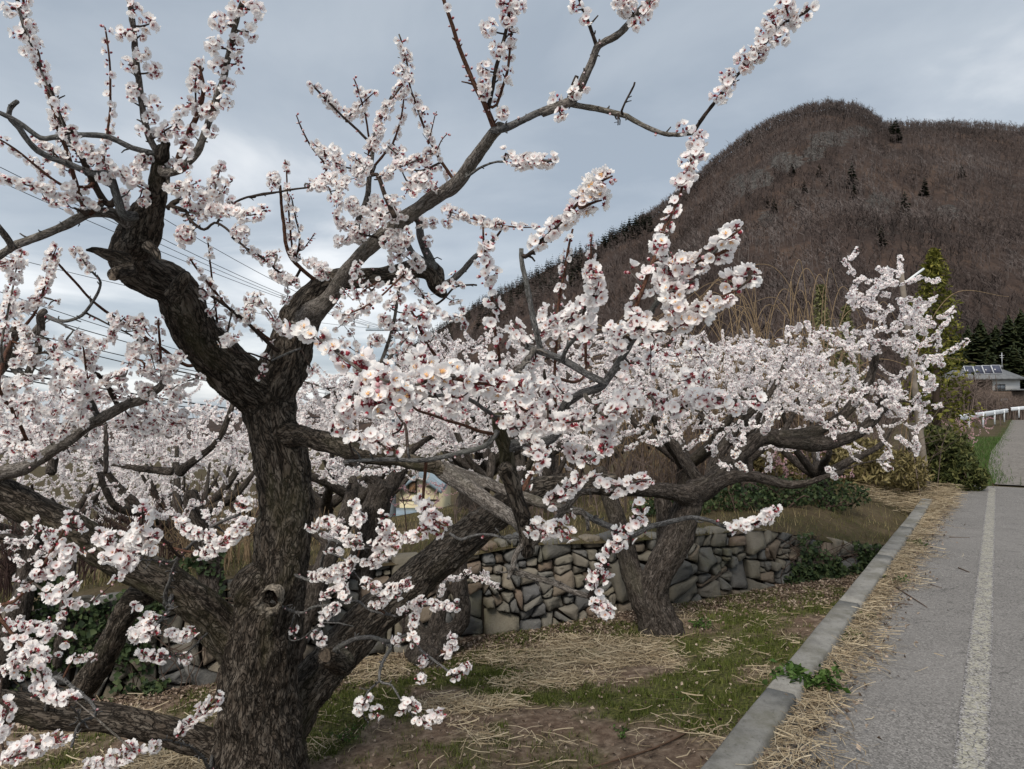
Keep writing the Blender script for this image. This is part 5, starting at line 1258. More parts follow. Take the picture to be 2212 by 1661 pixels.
# fine flowering twigs that fill the crown
for f, x0, y0, x1, y1, d0, d1, n in (('M1', 0, 820, 620, 1480, 2.7, 3.3, 46), ('M1', 0, 480, 330, 960, 2.6, 3.0, 20), ('M1', 620, 950, 1250, 1400, 2.9, 3.4, 34), ('M1', 560, 620, 1200, 1000, 2.8, 3.2, 16), ('M1', 1350, 520, 1900, 900, 3.0, 3.5, 14),
      ('T2', 560, 1350, 1250, 1660, 2.8, 3.3, 34), ('T2', 560, 950, 1200, 1350, 2.7, 3.1, 20), ('TL', 150, 950, 1000, 1350, 2.4, 2.8, 24), ('TL', 1120, 1180, 1600, 1420, 2.4, 2.6, 10),
      ('M2', 400, 250, 1300, 900, 2.6, 3.4, 44), ('M2', 650, 850, 1700, 1250, 1.5, 2.6, 16), ('M2', 1400, 500, 1990, 1150, 1.9, 2.6, 10), ('M3', 0, 500, 700, 1200, 1.9, 2.7, 14), ('M3', 600, 700, 1300, 1100, 1.7, 2.4, 10),
      ('B1', 100, 100, 900, 700, 2.2, 2.9, 16), ('B1', 0, 700, 500, 1300, 2.1, 2.8, 14), ('B2', 380, 50, 950, 620, 2.7, 3.1, 16)):
    tg = [px(*fr(f, big.rnd.uniform(x0, x1), big.rnd.uniform(y0, y1)), big.rnd.uniform(d0, d1)) for _ in range(n)]
    big.grow(tg, MAT['twig'], .38, big.rnd.choice('DS'), r_end=.0016, r0=.0028, up=.3, seg=5, t0=.3)
NB = big.finish(300)
print('main tree blossoms', NB, 'buds', len(big.bp))
# ------------------------------------------------------------------ the other apricot trees
def crown_targets(rs, boxes):
    """boxes of (frame, x0,y0,x1,y1, d0,d1, n): points spread through them"""
    out = []
    for f, x0, y0, x1, y1, d0, d1, n in boxes:
        for _ in range(n):
            X, Y = fr(f, rs.uniform(x0, x1), rs.uniform(y0, y1)); out.append(px(X, Y, rs.uniform(d0, d1)))
    return np.array(out)
def traced_tree(label, wood, boxes, grow=(), mode='M', voxel=.018, mat='farbark', single=0, group=None, lod=2, maxlen=.9, dia=1.0):
    th = [thick(*w) for w in wood]; b = th[0][1][0].copy(); b[2] = low_z(b[0], b[1]) if b[1] < wall_y(b[0]) else up_z(b[0], b[1])
    t = Tree(label, b, group, lod=lod, dia=dia); solid_wood(t, th, voxel, MAT[mat], .009)
    tg = crown_targets(t.rnd, boxes)
    if len(grow): tg = np.vstack((tg, np.array(grow))) if len(tg) else np.array(grow)
    t.grow(tg, MAT['twig'], maxlen, mode); n = t.finish(single); print(label[:30], n); return t
# second tree, by the wall and the kerb
tree2 = traced_tree('twin-stemmed apricot tree rooted beside the stone wall, its low limbs reaching for the road', [
  ('trunk', 'B3', '1560,1260 1555,1150 1530,1040 1500,870 1570,660 1680,450 1740,260 1790,140', 6.1, 6.1, [420, 330, 260, 210, 210, 215, 200, 190]),
  ('trunk', 'B3', '1500,1040 1410,900 1340,720 1285,500 1210,250 1150,100 1100,-60', 6.1, 6.3, [220, 180, 150, 135, 120, 110, 80]),
  ('limb', 'B3', '1530,780 1560,620 1590,420 1565,200 1540,80', 6.15, 6.35, [130, 130, 125, 115, 90]),
  ('limb', 'B3', '1790,160 1650,125 1500,110 1250,95 1000,75 750,80 600,60', 6.05, 5.3, [160, 120, 110, 100, 90, 70, 40]),
  ('limb', 'M4', '-220,1620 -100,1560 0,1480 120,1340 260,1235 400,1265 600,1292 750,1270 900,1200 1000,1110 1045,1010 1120,930', 6.1, 6.4, [170, 140, 120, 110, 105, 100, 95, 85, 80, 70, 55, 36]),
  ('limb', 'M4', '280,1240 500,1225 650,1180 780,1100 900,960 960,870 1000,720 1010,600', 6.2, 6.5, [80, 76, 72, 68, 66, 60, 48, 30]),
  ('limb', 'M4', '-200,1640 0,1530 140,1500 280,1525 420,1560 550,1545 690,1500 790,1495', 6.1, 5.9, [110, 90, 75, 66, 60, 50, 36, 24]),
  ('limb', 'M4', '-100,1560 -60,1400 100,1150 300,950 400,740 420,600', 6.2, 6.6, [90, 80, 60, 44, 34, 24]),
  ('limb', 'M4', '-160,1560 -300,1350 -420,1150 -440,900', 6.3, 6.5, [90, 70, 50, 30]),
  ('branch', 'M4', '690,1505 900,1420 1080,1400 1190,1440 1260,1380', 5.9, 5.9, [26, 22, 18, 14]),
  ('branch', 'M4', '1000,1110 1100,1030 1160,1000 1250,1020', 6.4, 6.4, [44, 34, 26, 18]),
 ], [('M4', 800, 150, 960, 700, 5.9, 6.8, 31), ('M4', 950, 120, 1180, 700, 5.9, 6.8, 39), ('M4', 1150, 300, 1450, 800, 5.9, 6.9, 57), ('M4', 1250, 380, 1500, 560, 6, 6.6, 7),
     ('M4', 380, 480, 860, 900, 5.7, 6.9, 67), ('M4', 0, 600, 500, 1050, 5.6, 6.9, 67), ('M4', 500, 850, 1200, 1100, 5.7, 6.6, 62),
     ('M4', 1000, 850, 1400, 1150, 5.8, 6.5, 23), ('M4', 500, 1040, 1050, 1200, 5.7, 6.2, 15), ('M4', 640, 1250, 800, 1500, 5.6, 5.9, 4), ('M4', 1000, 1200, 1300, 1500, 5.7, 6.2, 8),
     ('M3', 700, 800, 2000, 1250, 5.4, 6.9, 98), ('M3', 500, 1050, 1500, 1500, 5.4, 6.5, 46), ('M4', 0, 1080, 320, 1500, 5.4, 5.9, 11), ('M3', 1050, 1250, 1650, 1600, 5.4, 6.0, 12)],
 grow=[px(*fr('M4', *q), 6.3) for q in ((790, 70), (880, 0), (905, 180), (1165, 45), (1300, 180), (1420, 200), (1610, 600), (1520, 390), (1550, 640), (1440, 1030), (1390, 880))],
 single=300, dia=1.1, mode='D')
tree3 = traced_tree('dark-trunked apricot tree at the end of the long low limb, before the ivy', [
  ('trunk', 'B1', '-40,1180 -10,1020 60,860 140,600 180,380 215,180', 4.9, 5.0, [170, 140, 125, 118, 110, 90]),
  ('limb', 'B1', '190,350 100,240 0,225 -120,230', 5.0, 4.8, [70, 55, 46, 40]),
  ('limb', 'M1', '330,1660 380,1500 460,1450 470,1300', 5.0, 5.2, [70, 60, 50, 36]),
  ('limb', 'M1', '700,1660 705,1480 700,1320', 4.6, 4.7, [44, 42, 36]),
  ('limb', 'B1', '350,1040 370,860 400,660 440,420 470,250', 5.0, 5.2, [60, 62, 64, 60, 50]),
 ], [('M1', 0, 1080, 650, 1620, 4.4, 6.0, 82), ('M1', 620, 1150, 1000, 1640, 4.6, 6.2, 33), ('B1', 0, 0, 520, 330, 4.5, 5.8, 13), ('B1', 60, 250, 330, 800, 4.6, 5.2, 4)], mode='D', dia=1.05)
tree4 = traced_tree('apricot tree with leaning trunk just behind the forked trunk', [
  ('trunk', 'B2', '230,1120 250,1030 290,850 370,650 430,480 520,260 600,80 640,-100', 5.4, 5.7, [160, 130, 125, 125, 125, 130, 100, 70]),
  ('limb', 'B2', '560,310 480,250 400,200 330,180', 5.6, 5.6, [110, 80, 60, 40]),
  ('limb', 'M2', '160,1030 300,1070 390,1100 480,1040', 5.2, 5.0, [26, 24, 22, 18]),
 ], [('M2', 60, 980, 520, 1350, 5.0, 6.4, 33), ('M2', 230, 1560, 900, 1660, 5.0, 5.8, 8), ('B2', 370, 60, 700, 260, 4.8, 5.5, 5)], mode='D', dia=1.05)
tree5 = traced_tree('stout upright apricot trunk with a sawn knot between stone wall and tall pole', [
  ('trunk', 'B2', '640,780 660,620 690,440 720,250 770,60 830,-100', 6.0, 6.0, [190, 165, 160, 155, 165, 130]),
  ('limb', 'M2', '760,1750 850,1600 900,1500 1050,1400', 6.1, 6.2, [110, 80, 56, 34]),
  ('limb', 'M2', '720,1750 600,1640 480,1560', 6.0, 5.9, [90, 60, 34]),
 ], [('M2', 560, 1000, 1300, 1480, 5.6, 7.2, 60), ('M2', 900, 700, 1400, 1100, 5.8, 7.4, 38)], mode='D', dia=1.05)
tree6 = traced_tree('low-forked apricot tree with a crooked right stem in front of the wall', [
  ('trunk', 'B2', '1080,990 1100,920 1110,880', 5.7, 5.7, [260, 220, 190]),
  ('trunk', 'B2', '1090,930 1010,790 960,720 930,640', 5.7, 5.9, [130, 110, 95, 80]),
  ('trunk', 'B2', '1110,930 1220,830 1310,740 1300,560 1290,380 1270,230', 5.7, 5.8, [130, 105, 100, 95, 95, 90]),
  ('trunk', 'B2', '1110,900 1170,700 1190,560 1180,420', 5.7, 5.8, [110, 85, 80, 70]),
  ('limb', 'M2', '1420,1720 1440,1560 1430,1420', 5.9, 6.1, [60, 56, 44]),
 ], [('B2', 1350, 370, 1610, 540, 5.3, 5.7, 5), ('B2', 1150, 460, 1250, 620, 5.3, 5.6, 4), ('M2', 1000, 1100, 1900, 1500, 5.6, 7.0, 44), ('M3', 0, 850, 700, 1500, 5.6, 7.2, 44)], mode='D', dia=1.05)
tree7 = traced_tree('knobbly apricot trunk rising behind the long left limb', [
  ('trunk', 'B1', '1330,760 1310,560 1290,360 1260,200 1200,60 1170,-60', 5.5, 5.6, [150, 130, 150, 120, 110, 80]),
  ('limb', 'M1', '1180,1660 1240,1600 1400,1480 1480,1370 1560,1160', 5.5, 5.6, [80, 60, 46, 44, 40]),
  ('limb', 'M1', '1150,1640 950,1620 740,1590', 5.6, 5.8, [60, 50, 30]),
 ], [('M1', 850, 1180, 1650, 1640, 5.0, 7.0, 82), ('B1', 900, 0, 1560, 130, 5.0, 5.8, 13)], mode='D', dia=1.05)
prop = thick('trunk', 'B1', '430,1240 520,1150 620,1010 700,860 770,700 850,590 930,600', 3.85, 3.55, [150, 145, 140, 138, 132, 140, 120])
b = prop[1][0].copy(); b[2] = low_z(b[0], b[1])
pt = Tree('leaning dark log propping up the long left limb', b, name='wooden_prop'); pt.root['category'] = 'prop'; solid_wood(pt, [('post', prop[1], prop[2])], .012, MAT['bark'], .008)

# generic trees further back: a few built, then copied
def generic(seed, label, base):
    rs = random.Random(seed); t = Tree(label, base, 'apricot trees further back in the orchard', lod=2); t.rnd = rs; b = np.array(base, float)
    h0 = rs.uniform(.5, .8); lean = np.array((rs.gauss(0, .12), rs.gauss(0, .12), 0)); th = [('trunk', [b + (0, 0, -.15), b + lean * .5 + (0, 0, h0 * .5), b + lean + (0, 0, h0)], [.17, .12, .12])]
    nl = rs.choice((4, 5)); a0 = rs.uniform(0, 6.28)
    for k in range(nl):
        a = a0 + k * 6.283 / nl + rs.gauss(0, .3); d = np.array((math.cos(a), math.sin(a), 0)); L = rs.uniform(.9, 1.5); s = b + lean + (0, 0, h0 - .06)
        P = [s, s + d * L * .35 + (0, 0, .28), s + d * L * .7 + (0, 0, .45 + rs.uniform(0, .3)), s + d * L + (rs.gauss(0, .1), rs.gauss(0, .1), .9 + rs.uniform(0, .5))]
        th.append(('limb', P, [.085, .065, .05, .025]))
    solid_wood(t, [(n_, np.array(P), np.array(r)) for n_, P, r in th], .028, MAT['farbark'], .008)
    tg = []
    while len(tg) < 105:
        p = np.array([rs.uniform(-1, 1) for _ in range(3)]); q = np.linalg.norm(p)
        if q > 1 or q < .35: continue
        tg.append(b + lean + np.array((p[0] * 1.75, p[1] * 1.75, 1.45 + h0 * .3 + p[2] * .95 + .35 * p[0] * p[0])))
    t.grow(tg, MAT['twig'], .85, 'D', t0=.12); t.dia = 1.1; t.finish(0); return t
GEN = []
GPOS = [(-3.6, 8.0, .85), (-6.2, 9.0, .9), (-1.9, 9.2, .9), (.6, 9.6, 1.0), (2.4, 10.0, 1.0), (-4.9, 11.6, .9), (-.8, 12.2, 1.1), (3.6, 12.5, 1.05), (-11.5, 15, 1.1), (-7.6, 14.5, 1.1), (-3.4, 15.5, 1.15), (1.2, 15.5, 1.2),
        (4.3, 9.6, .8), (-15, 20, 1.2), (-10, 19.5, 1.2), (-5.6, 20.5, 1.25), (-1.2, 20, 1.25), (3, 19, 1.2), (-19, 27, 1.3), (-13, 26, 1.3), (-7.5, 27, 1.3), (-2, 27, 1.3), (-5.2, 6.4, .8), (5.6, 14.5, 1.1), (0, 8.6, .7), (-.5, 10.6, 1.0), (1.6, 12.4, 1.1), (.2, 17.8, 1.3), (2.2, 22, 1.4), (.4, 24, 1.4), (4.6, 16.5, 1.2), (-12.5, 21.5, 1.3), (-8, 23, 1.3), (-4.4, 24, 1.3), (-2.8, 10.6, 1.0), (3.0, 8.8, .75)]
for k, (x, y, s) in enumerate(GPOS):
    p = (x, y, up_z(x, y) - .03)
    X_ = to_pic(np.array((x, y, p[2] + 1)))[0]
    lab = [l for lim, l in ((250, 'blossoming apricot tree in the orchard beyond the ivy mound'), (560, 'blossoming apricot tree in the orchard beyond the knobbly trunk'), (800, 'blossoming apricot tree on the slope behind the leaning trunk'), (1010, 'blossoming apricot tree near the steel pole and the cream house'), (1330, 'blossoming apricot tree on the slope behind the low-forked tree'), (9999, 'blossoming apricot tree standing between the twin-stemmed tree and the brambles')) if X_ < lim][0]
    if k < 4:
        t = generic(100 + k, lab, (x, y, p[2])); GEN.append(t); t.root.scale = (s,) * 3; t.root.location.z = p[2]
        continue
    src = GEN[k % 4].root; r = src.copy(); col.objects.link(r); r.location = p; r['label'] = lab; r.rotation_euler.z = random.uniform(0, 6.28); r.scale = (s * random.uniform(.92, 1.08), s * random.uniform(.92, 1.08), s)
    for ch in list(src.children):
        c = ch.copy(); col.objects.link(c); c.parent = r

# ------------------------------------------------------------------ leafy plants
def leaves(rs, pts, size, nrm=None, flat=.6, aspect=.45, fold=.15):
    """folded leaf quads at pts"""
    n = len(pts); d = rs.normal(size=(n, 3)); d[:, 2] *= flat
    if nrm is not None: d = d + nrm
    d /= np.linalg.norm(d, axis=1)[:, None]; a = rs.normal(size=(n, 3)); u = np.cross(d, a); u /= np.linalg.norm(u, axis=1)[:, None]; w = np.cross(d, u)
    s = size * rs.uniform(.6, 1.3, n)[:, None]; P = np.asarray(pts)
    V = np.stack((P - u * s * .5, P + w * s * aspect + d * s * fold, P + u * s * .5, P - w * s * aspect + d * s * fold), 1).reshape(-1, 3)
    i = np.arange(n)[:, None] * 4; T = np.stack((i + 0, i + 1, i + 2), -1).reshape(-1, 3); T2 = np.stack((i + 0, i + 2, i + 3), -1).reshape(-1, 3)
    return V, np.vstack((T, T2)), np.repeat(rs.uniform(0, 1, n), 4)
MAT['ivy'] = leaf_mat('ivy_leaf', (.010, .020, .008), (.03, .052, .018), (.075, .10, .04), .15)
MAT['bamboo'] = leaf_mat('bamboo_leaf', (.025, .035, .01), (.07, .085, .025), (.17, .17, .06), .3)
MAT['sasa'] = leaf_mat('dry_bamboo_leaf', (.07, .055, .02), (.17, .14, .055), (.3, .25, .12), .25)
MAT['herb'] = leaf_mat('fresh_leaf', (.02, .05, .008), (.055, .11, .02), (.11, .17, .05), .3)
MAT['drystem'] = plain('dry_stem', (.2, .145, .09), .9, .1, .35, 30)
MAT['darkstem'] = plain('dark_stem', (.07, .05, .04), .9, .1, .35, 30)
MAT['brownbush'] = plain('bare_brush', (.13, .10, .085), .95, .1, .35, 3)
def plant(name, label, cat, base, leafpts, size, mat, stems=(), stem_mat='darkstem', rs=None, flat=.6, aspect=.45, group=None, nrm=None, leafname='foliage', loc_kind='stuff'):
    r = empty(name, base, label, cat, group); b = np.array(base)
    if len(leafpts):
        V, T, tn = leaves(rs, np.asarray(leafpts) - b, size, nrm, flat, aspect); link(leafname, mesh_np(leafname, V, None, T, [MAT[mat]], pattr={'tone': tn}), r, kind=loc_kind)
    if len(stems):
        m = MB()
        for P, rad in stems:
            P, q = resample(np.array(P) - b, rad, .12); V, Q, T, B = tube(P, q, 4, False); m.add(V, Q)
        link('stems', m.mesh('stems', MAT[stem_mat]), r, kind='stuff')
    return r
def ivy_on_wall(label, spans, n, seed):
    rs = np.random.default_rng(seed); pts = []; stems = []
    while len(pts) < n:
        u0, u1, v0, v1 = spans[rs.integers(len(spans))]; u = rs.uniform(u0, u1); v = rs.uniform(v0, v1) * wall_h(u)
        if noise.noise((u * 2.2, v * 2.6, seed)) < -.12: continue
        pts.append(wall_pt(u, v, rs.uniform(.035, .11)))
    for _ in range(26):
        u0, u1, v0, v1 = spans[rs.integers(len(spans))]; u = rs.uniform(u0, u1); P = [wall_pt(u + k * rs.normal(0, .05), (.05 + .9 * k / 5) * wall_h(u), .05) for k in range(6)]; stems.append((P, [.004] * 6))
    plant('ivy', label, 'ivy', wall_pt(np.mean([s[0] for s in spans]), 0), pts, .05, 'ivy', stems, 'darkstem', rs, 1.0, .42, nrm=WN * 1.2 + np.array((0, 0, .5)))
def wu(x): return (x - WX0) * math.hypot(1, .38)
ivy_on_wall('dark ivy and brush creeping over the wall end beside the kerb', [(wu(3.0), wu(4.3), .25, 1.05), (wu(3.4), wu(4.3), .0, .8), (wu(2.8), wu(3.6), .0, .5)], 1700, 3)
ivy_on_wall('thick ivy mound smothering the wall behind the long left limb', [(wu(-4.6), wu(-2.6), .15, 1.3), (wu(-3.4), wu(-2.2), .5, 1.35), (wu(-2.7), wu(-2.0), .0, .25)], 3000, 4)
def blob_pts(rs, c, r, n, hollow=.3):
    out = []
    while len(out) < n:
        p = rs.uniform(-1, 1, 3); q = np.linalg.norm(p)
        if q > 1 or q < hollow or noise.noise(tuple(p * 2.2 + c)) < -.18: continue
        out.append(c + p * r)
    return out
def bush(name, label, cat, x, y, r, n, size, mat, seed, group=None, aspect=.3, stem='darkstem', zoff=None):
    rs = np.random.default_rng(seed); z = up_z(x, y); c = np.array((x, y, z + r[2] * .75)); st = []
    for _ in range(14):
        e = c + rs.uniform(-.8, .8, 3) * r; st.append(([np.array((x + rs.normal(0, .12) * r[0], y + rs.normal(0, .12), z - .02)), (e + (x, y, z)) / 2 + rs.normal(0, .08, 3), e], [.012, .008, .003]))
    return plant(name, label, cat, (x, y, z), blob_pts(rs, c, np.array(r), n), size, mat, st, stem, rs, .7, aspect, group)
def ppos(x, d):  # world x,y for a picture column and depth
    p = px(x, CYP, d); return p[0], p[1]
q = ppos(2026, 13.6); bush('bamboo_thicket', 'dark green drooping bamboo clump at the road bend', 'bamboo', q[0], q[1], (.62, .6, .7), 5200, .13, 'bamboo', 21, aspect=.16)
q = ppos(2075, 13.2); bush('bamboo_thicket', 'small bamboo clump spilling over the pale rubble by the road', 'bamboo', q[0], q[1], (.42, .4, .35), 1600, .12, 'bamboo', 22, aspect=.16)
for k, (x, d, r) in enumerate(((1740, 11.6, (.8, .5, .42)), (1850, 11.8, (.8, .5, .45)), (1930, 12.2, (.6, .5, .4)), (1640, 11.2, (.7, .5, .32)))):
    q = ppos(x, d); bush('dwarf_bamboo', 'yellowing dwarf bamboo patch on the bank above the stone wall', 'bamboo', q[0], q[1], r, 1500, .13, 'sasa', 30 + k, 'dwarf bamboo patches on the bank', .14, 'drystem')
for k, (x, d, r) in enumerate(((1580, 8.6, (.6, .3, .18)), (1680, 8.9, (.55, .3, .2)), (1780, 9.3, (.6, .35, .22)), (1450, 8.3, (.5, .3, .14)))):
    q = ppos(x, d); bush('creeper', 'low dark creeper growing along the top of the stone wall', 'creeper', q[0], q[1], r, 900, .05, 'ivy', 50 + k, 'creepers above the wall', .4)
# yellow-green conifer, two olive shrubs behind the blossom
rs0 = random.Random(77); V, T = conifer_data(rs0, 5.2, 1.05, 46, 20, -.5); k_ = np.random.default_rng(2)
q = ppos(2022, 16.5); p = (q[0], q[1], up_z(*q)); r = empty('conifer_tree', p, 'tall yellow-green conifer behind the apricot tree at the bend', 'tree')
pts = []
for _ in range(3000):
    f = rs0.random() ** .9; a = rs0.uniform(0, 6.283); rr = (.8 * (1 - f) ** .75 + .06) * math.sqrt(rs0.uniform(.12, 1)) * (1 + .9 * noise.noise((math.cos(a) * 2.2, math.sin(a) * 2.2, f * 11))); pts.append((rr * math.cos(a), rr * math.sin(a), .6 + f * 4.6 + .5 * rr))
V, T, tn = leaves(k_, np.array(pts), .14, np.array((0, 0, 1.0)), 1.2, .2); link('crown', mesh_np('crown', V, None, T, [MAT['gold']], pattr={'tone': tn}), r, kind='stuff')
V, Q, T, B = tube(np.array([(0, 0, -.1), (0, 0, 2.5), (0, 0, 5)]), [.12, .07, .015], 8); link('trunk', mesh_np('trunk', V, Q, T, [MAT['trunkfar']]), r)
MAT['olive'] = leaf_mat('olive_leaf', (.06, .065, .02), (.14, .14, .055), (.24, .23, .11), .25)
for k, (x, d, h) in enumerate(((1775, 17, 1.25), (1830, 17.5, .9))):
    q = ppos(x, d); b = np.array((q[0], q[1], up_z(*q))); rs = np.random.default_rng(60 + k); ztop = CAMZ + (877 - (615 if k == 0 else 660)) * d / FPX; pts = []
    for _ in range(1500):
        f = rs.uniform(0, 1); rr = (.55 * (1 - f) + .08) * math.sqrt(rs.uniform(0, 1)); a = rs.uniform(0, 6.283); pts.append((b[0] + rr * math.cos(a), b[1] + rr * math.sin(a), b[2] + .8 + f * (ztop - b[2] - .8)))
    plant('shrub', ('taller' if k == 0 else 'shorter') + ' pale olive-green shrub poking up among dry brambles', 'shrub', b, pts, .12, 'olive', [([b, b + (0, 0, 1.5), (b[0], b[1], ztop - .1)], [.05, .03, .008])], 'darkstem', rs, 1.4, .2)
# dry brambles
def bramble(label, cx, d, w, ytop, n, seed):
    rs = np.random.default_rng(seed); q = ppos(cx, d); b = np.array((q[0], q[1], up_z(*q))); zt = CAMZ + (877 - ytop) * d / FPX; st = []
    for _ in range(n):
        x0 = b + np.array((rs.normal(0, w * .5), rs.normal(0, .5), 0)); h = (zt - b[2]) * rs.uniform(.45, 1.05); dx = rs.normal(0, .7); dy = rs.normal(0, .4)
        st.append(([x0, x0 + (dx * .25, dy * .2, h * .65), x0 + (dx * .8, dy * .6, h), x0 + (dx * 1.7, dy, h * rs.uniform(.6, 1.0))], [.012, .010, .007, .003]))
    plant('bramble', label, 'bramble', b, [], .1, 'ivy', st, 'drystem', rs)
bramble('tangle of arching dry brown brambles against the mountain', 1700, 13.5, 1.6, 600, 110, 1)
bramble('dry bramble canes behind the near blossom branches', 1480, 13.0, 1.2, 690, 60, 2)
bramble('dry bramble and reed tangle behind the dark limb', 1330, 12.0, 1.5, 860, 70, 3)
def thicket(label, x, d, w, h, n, seed, mat, name='bare_shrub', cat='shrub'):
    rs = np.random.default_rng(seed); q = ppos(x, d); st = []; b = np.array((q[0], q[1], up_z(*q)))
    for _ in range(n):
        x0 = np.array((q[0] + rs.normal(0, w * .5), q[1] + rs.normal(0, .5), 0)); x0[2] = up_z(x0[0], x0[1]) - .03; H = h * rs.uniform(.5, 1.15); dx = rs.normal(0, .22) * h; dy = rs.normal(0, .22) * h
        m_ = x0 + (dx * .3, dy * .3, H * .5); st.append(([x0, m_, x0 + (dx, dy, H)], [.009, .007, .003]))
        for _2 in range(3): p = x0 + (m_ - x0) * rs.uniform(.6, 1.3); st.append(([p, p + np.array((rs.normal(0, .2), rs.normal(0, .2), rs.uniform(.1, .3))) * h], [.005, .002]))
    r = empty(name, b, label, cat); m = MB()
    for P, rad in st:
        V, Q, T, B = tube(np.array(P) - b, rad, 3, False); m.add(V, Q)
    link('stems', m.mesh('stems', MAT[mat]), r, kind='stuff')
MAT['redstem'] = plain('dark_red_stem', (.05, .032, .028), .9, .1, .4, 30)
for k, (x, d, w, h, n, mt, lb) in enumerate(((60, 7.4, 1.6, .9, 110, 'redstem', 'dark leafless thicket behind the ivy mound'), (300, 8.4, 1.6, .9, 110, 'redstem', 'dark leafless thicket behind the knobbly trunk'), (500, 7.2, .7, .7, 70, 'drystem', 'pale dry reeds left of the forked trunk'), (690, 8.6, .6, .4, 60, 'drystem', 'short dry reeds behind the leaning trunk'), (1150, 9.0, 1.0, .4, 70, 'brownbush', 'low bare brush above the wall under the near limbs'), (1380, 10.5, 1.2, .8, 110, 'brownbush', 'bare brown brush behind the twin-stemmed tree'), (1560, 11.5, 1.3, 1.3, 150, 'brownbush', 'bare brown brush beside the dwarf bamboo'), (1800, 13.5, 1.6, 1.8, 170, 'brownbush', 'tall bare brush behind the dwarf bamboo'))):
    thicket(lb, x, d, w, h, n, 200 + k, mt)
# ------------------------------------------------------------------ post, pipe, rubble at the bend
MAT['oldpost'] = plain('grey_weathered_post', (.17, .145, .12), .95, .1, .3, 6, .4); MAT['whitepipe'] = plain('white_pipe', (.62, .64, .64), .5, .4, .1, 4)
P0 = px(*fr('M4', 1345, 1540), 12.9); P1 = px(*fr('M4', 1165, 105), 12.9); P0[2] = up_z(P0[0], P0[1]) - .1
V, Q, T, B = tube(np.linspace(P0, P1, 8), np.linspace(.07, .045, 8), 10, True, .1); r = empty('wooden_post', (P0[0], P0[1], P0[2] + .1), 'tall leaning weathered wooden post beside the bamboo', 'post'); link('shaft', mesh_np('shaft', V - np.array(r.location), Q, T, [MAT['oldpost']], smooth=True), r)
P0 = px(*fr('M4', 1290, 1560), 13.3); P1 = px(*fr('M4', 1260, 1150), 13.3); P0[2] = up_z(P0[0], P0[1]) - .1
V, Q, T, B = tube(np.linspace(P0, P1, 5), np.linspace(.12, .10, 5), 10, True, .1); r = empty('wooden_post', (P0[0], P0[1], P0[2] + .1), 'shorter brown wooden post half hidden by blossom at the bend', 'post'); link('shaft', mesh_np('shaft', V - np.array(r.location), Q, T, [MAT['oldpost']], smooth=True), r)
A = px(*fr('M4', 1165, 240), 12.9); Bq = px(*fr('M4', 1320, 125), 13.3); V, Q, T, B = tube(np.linspace(A, Bq, 4), [.022] * 4, 8); link('pipe', mesh_np('pipe', V, Q, T, [MAT['whitepipe']], smooth=True), None, 'white pipe sloping off the top of the leaning post', 'pipe')
MAT['rubble'] = plain('pale_rubble', (.34, .35, .36), .9, .2, .35, 8, .5)
def rock_mesh(seed, mat, r=(1, 1, 1)):
    rs = random.Random(seed); V = []; 
    for z, n_ in ((-.6, 6), (0, 8), (.6, 6)):
        for k in range(n_): a = 6.283 * k / n_; q = math.sqrt(max(.05, 1 - z * z)) * rs.uniform(.75, 1.15); V.append((q * math.cos(a) * r[0], q * math.sin(a) * r[1], (z + rs.uniform(-.15, .15)) * r[2]))
    V += [(0, 0, -.9 * r[2]), (0, 0, .9 * r[2])]; T = []
    for k in range(6): T.append((20, (k + 1) % 6, k)); T.append((21, 14 + k, 14 + (k + 1) % 6))
    def zip_(a0, na, b0, nb):
        i = j = 0
        while i < na or j < nb:
            if j * na <= i * nb and j < nb or i >= na: T.append((a0 + i % na, b0 + (j + 1) % nb, b0 + j % nb)); j += 1
            else: T.append((a0 + i % na, a0 + (i + 1) % na, b0 + j % nb)); i += 1
    zip_(0, 6, 6, 8); zip_(6, 8, 14, 6)
    return mesh_np('rock', V, None, [t[::-1] for t in T], [mat])
RK = [rock_mesh(k, MAT['rubble'], (1.2, .9, .7)) for k in range(4)]
for k in range(16):
    x = random.uniform(2052, 2108); y = random.uniform(1008, 1052); q = on_plane(x, y, 0); o = link('rubble_piece', RK[k % 4], None, 'pale lump of rubble dumped under the bamboo at the road edge', 'rubble', 'rubble under the bamboo'); o.location = (q[0], q[1], up_z(q[0], q[1]) + .05); sc_ = random.uniform(.07, .17); o.scale = (sc_,) * 3; o.rotation_euler = (random.uniform(-.3, .3), random.uniform(-.3, .3), random.uniform(0, 6))

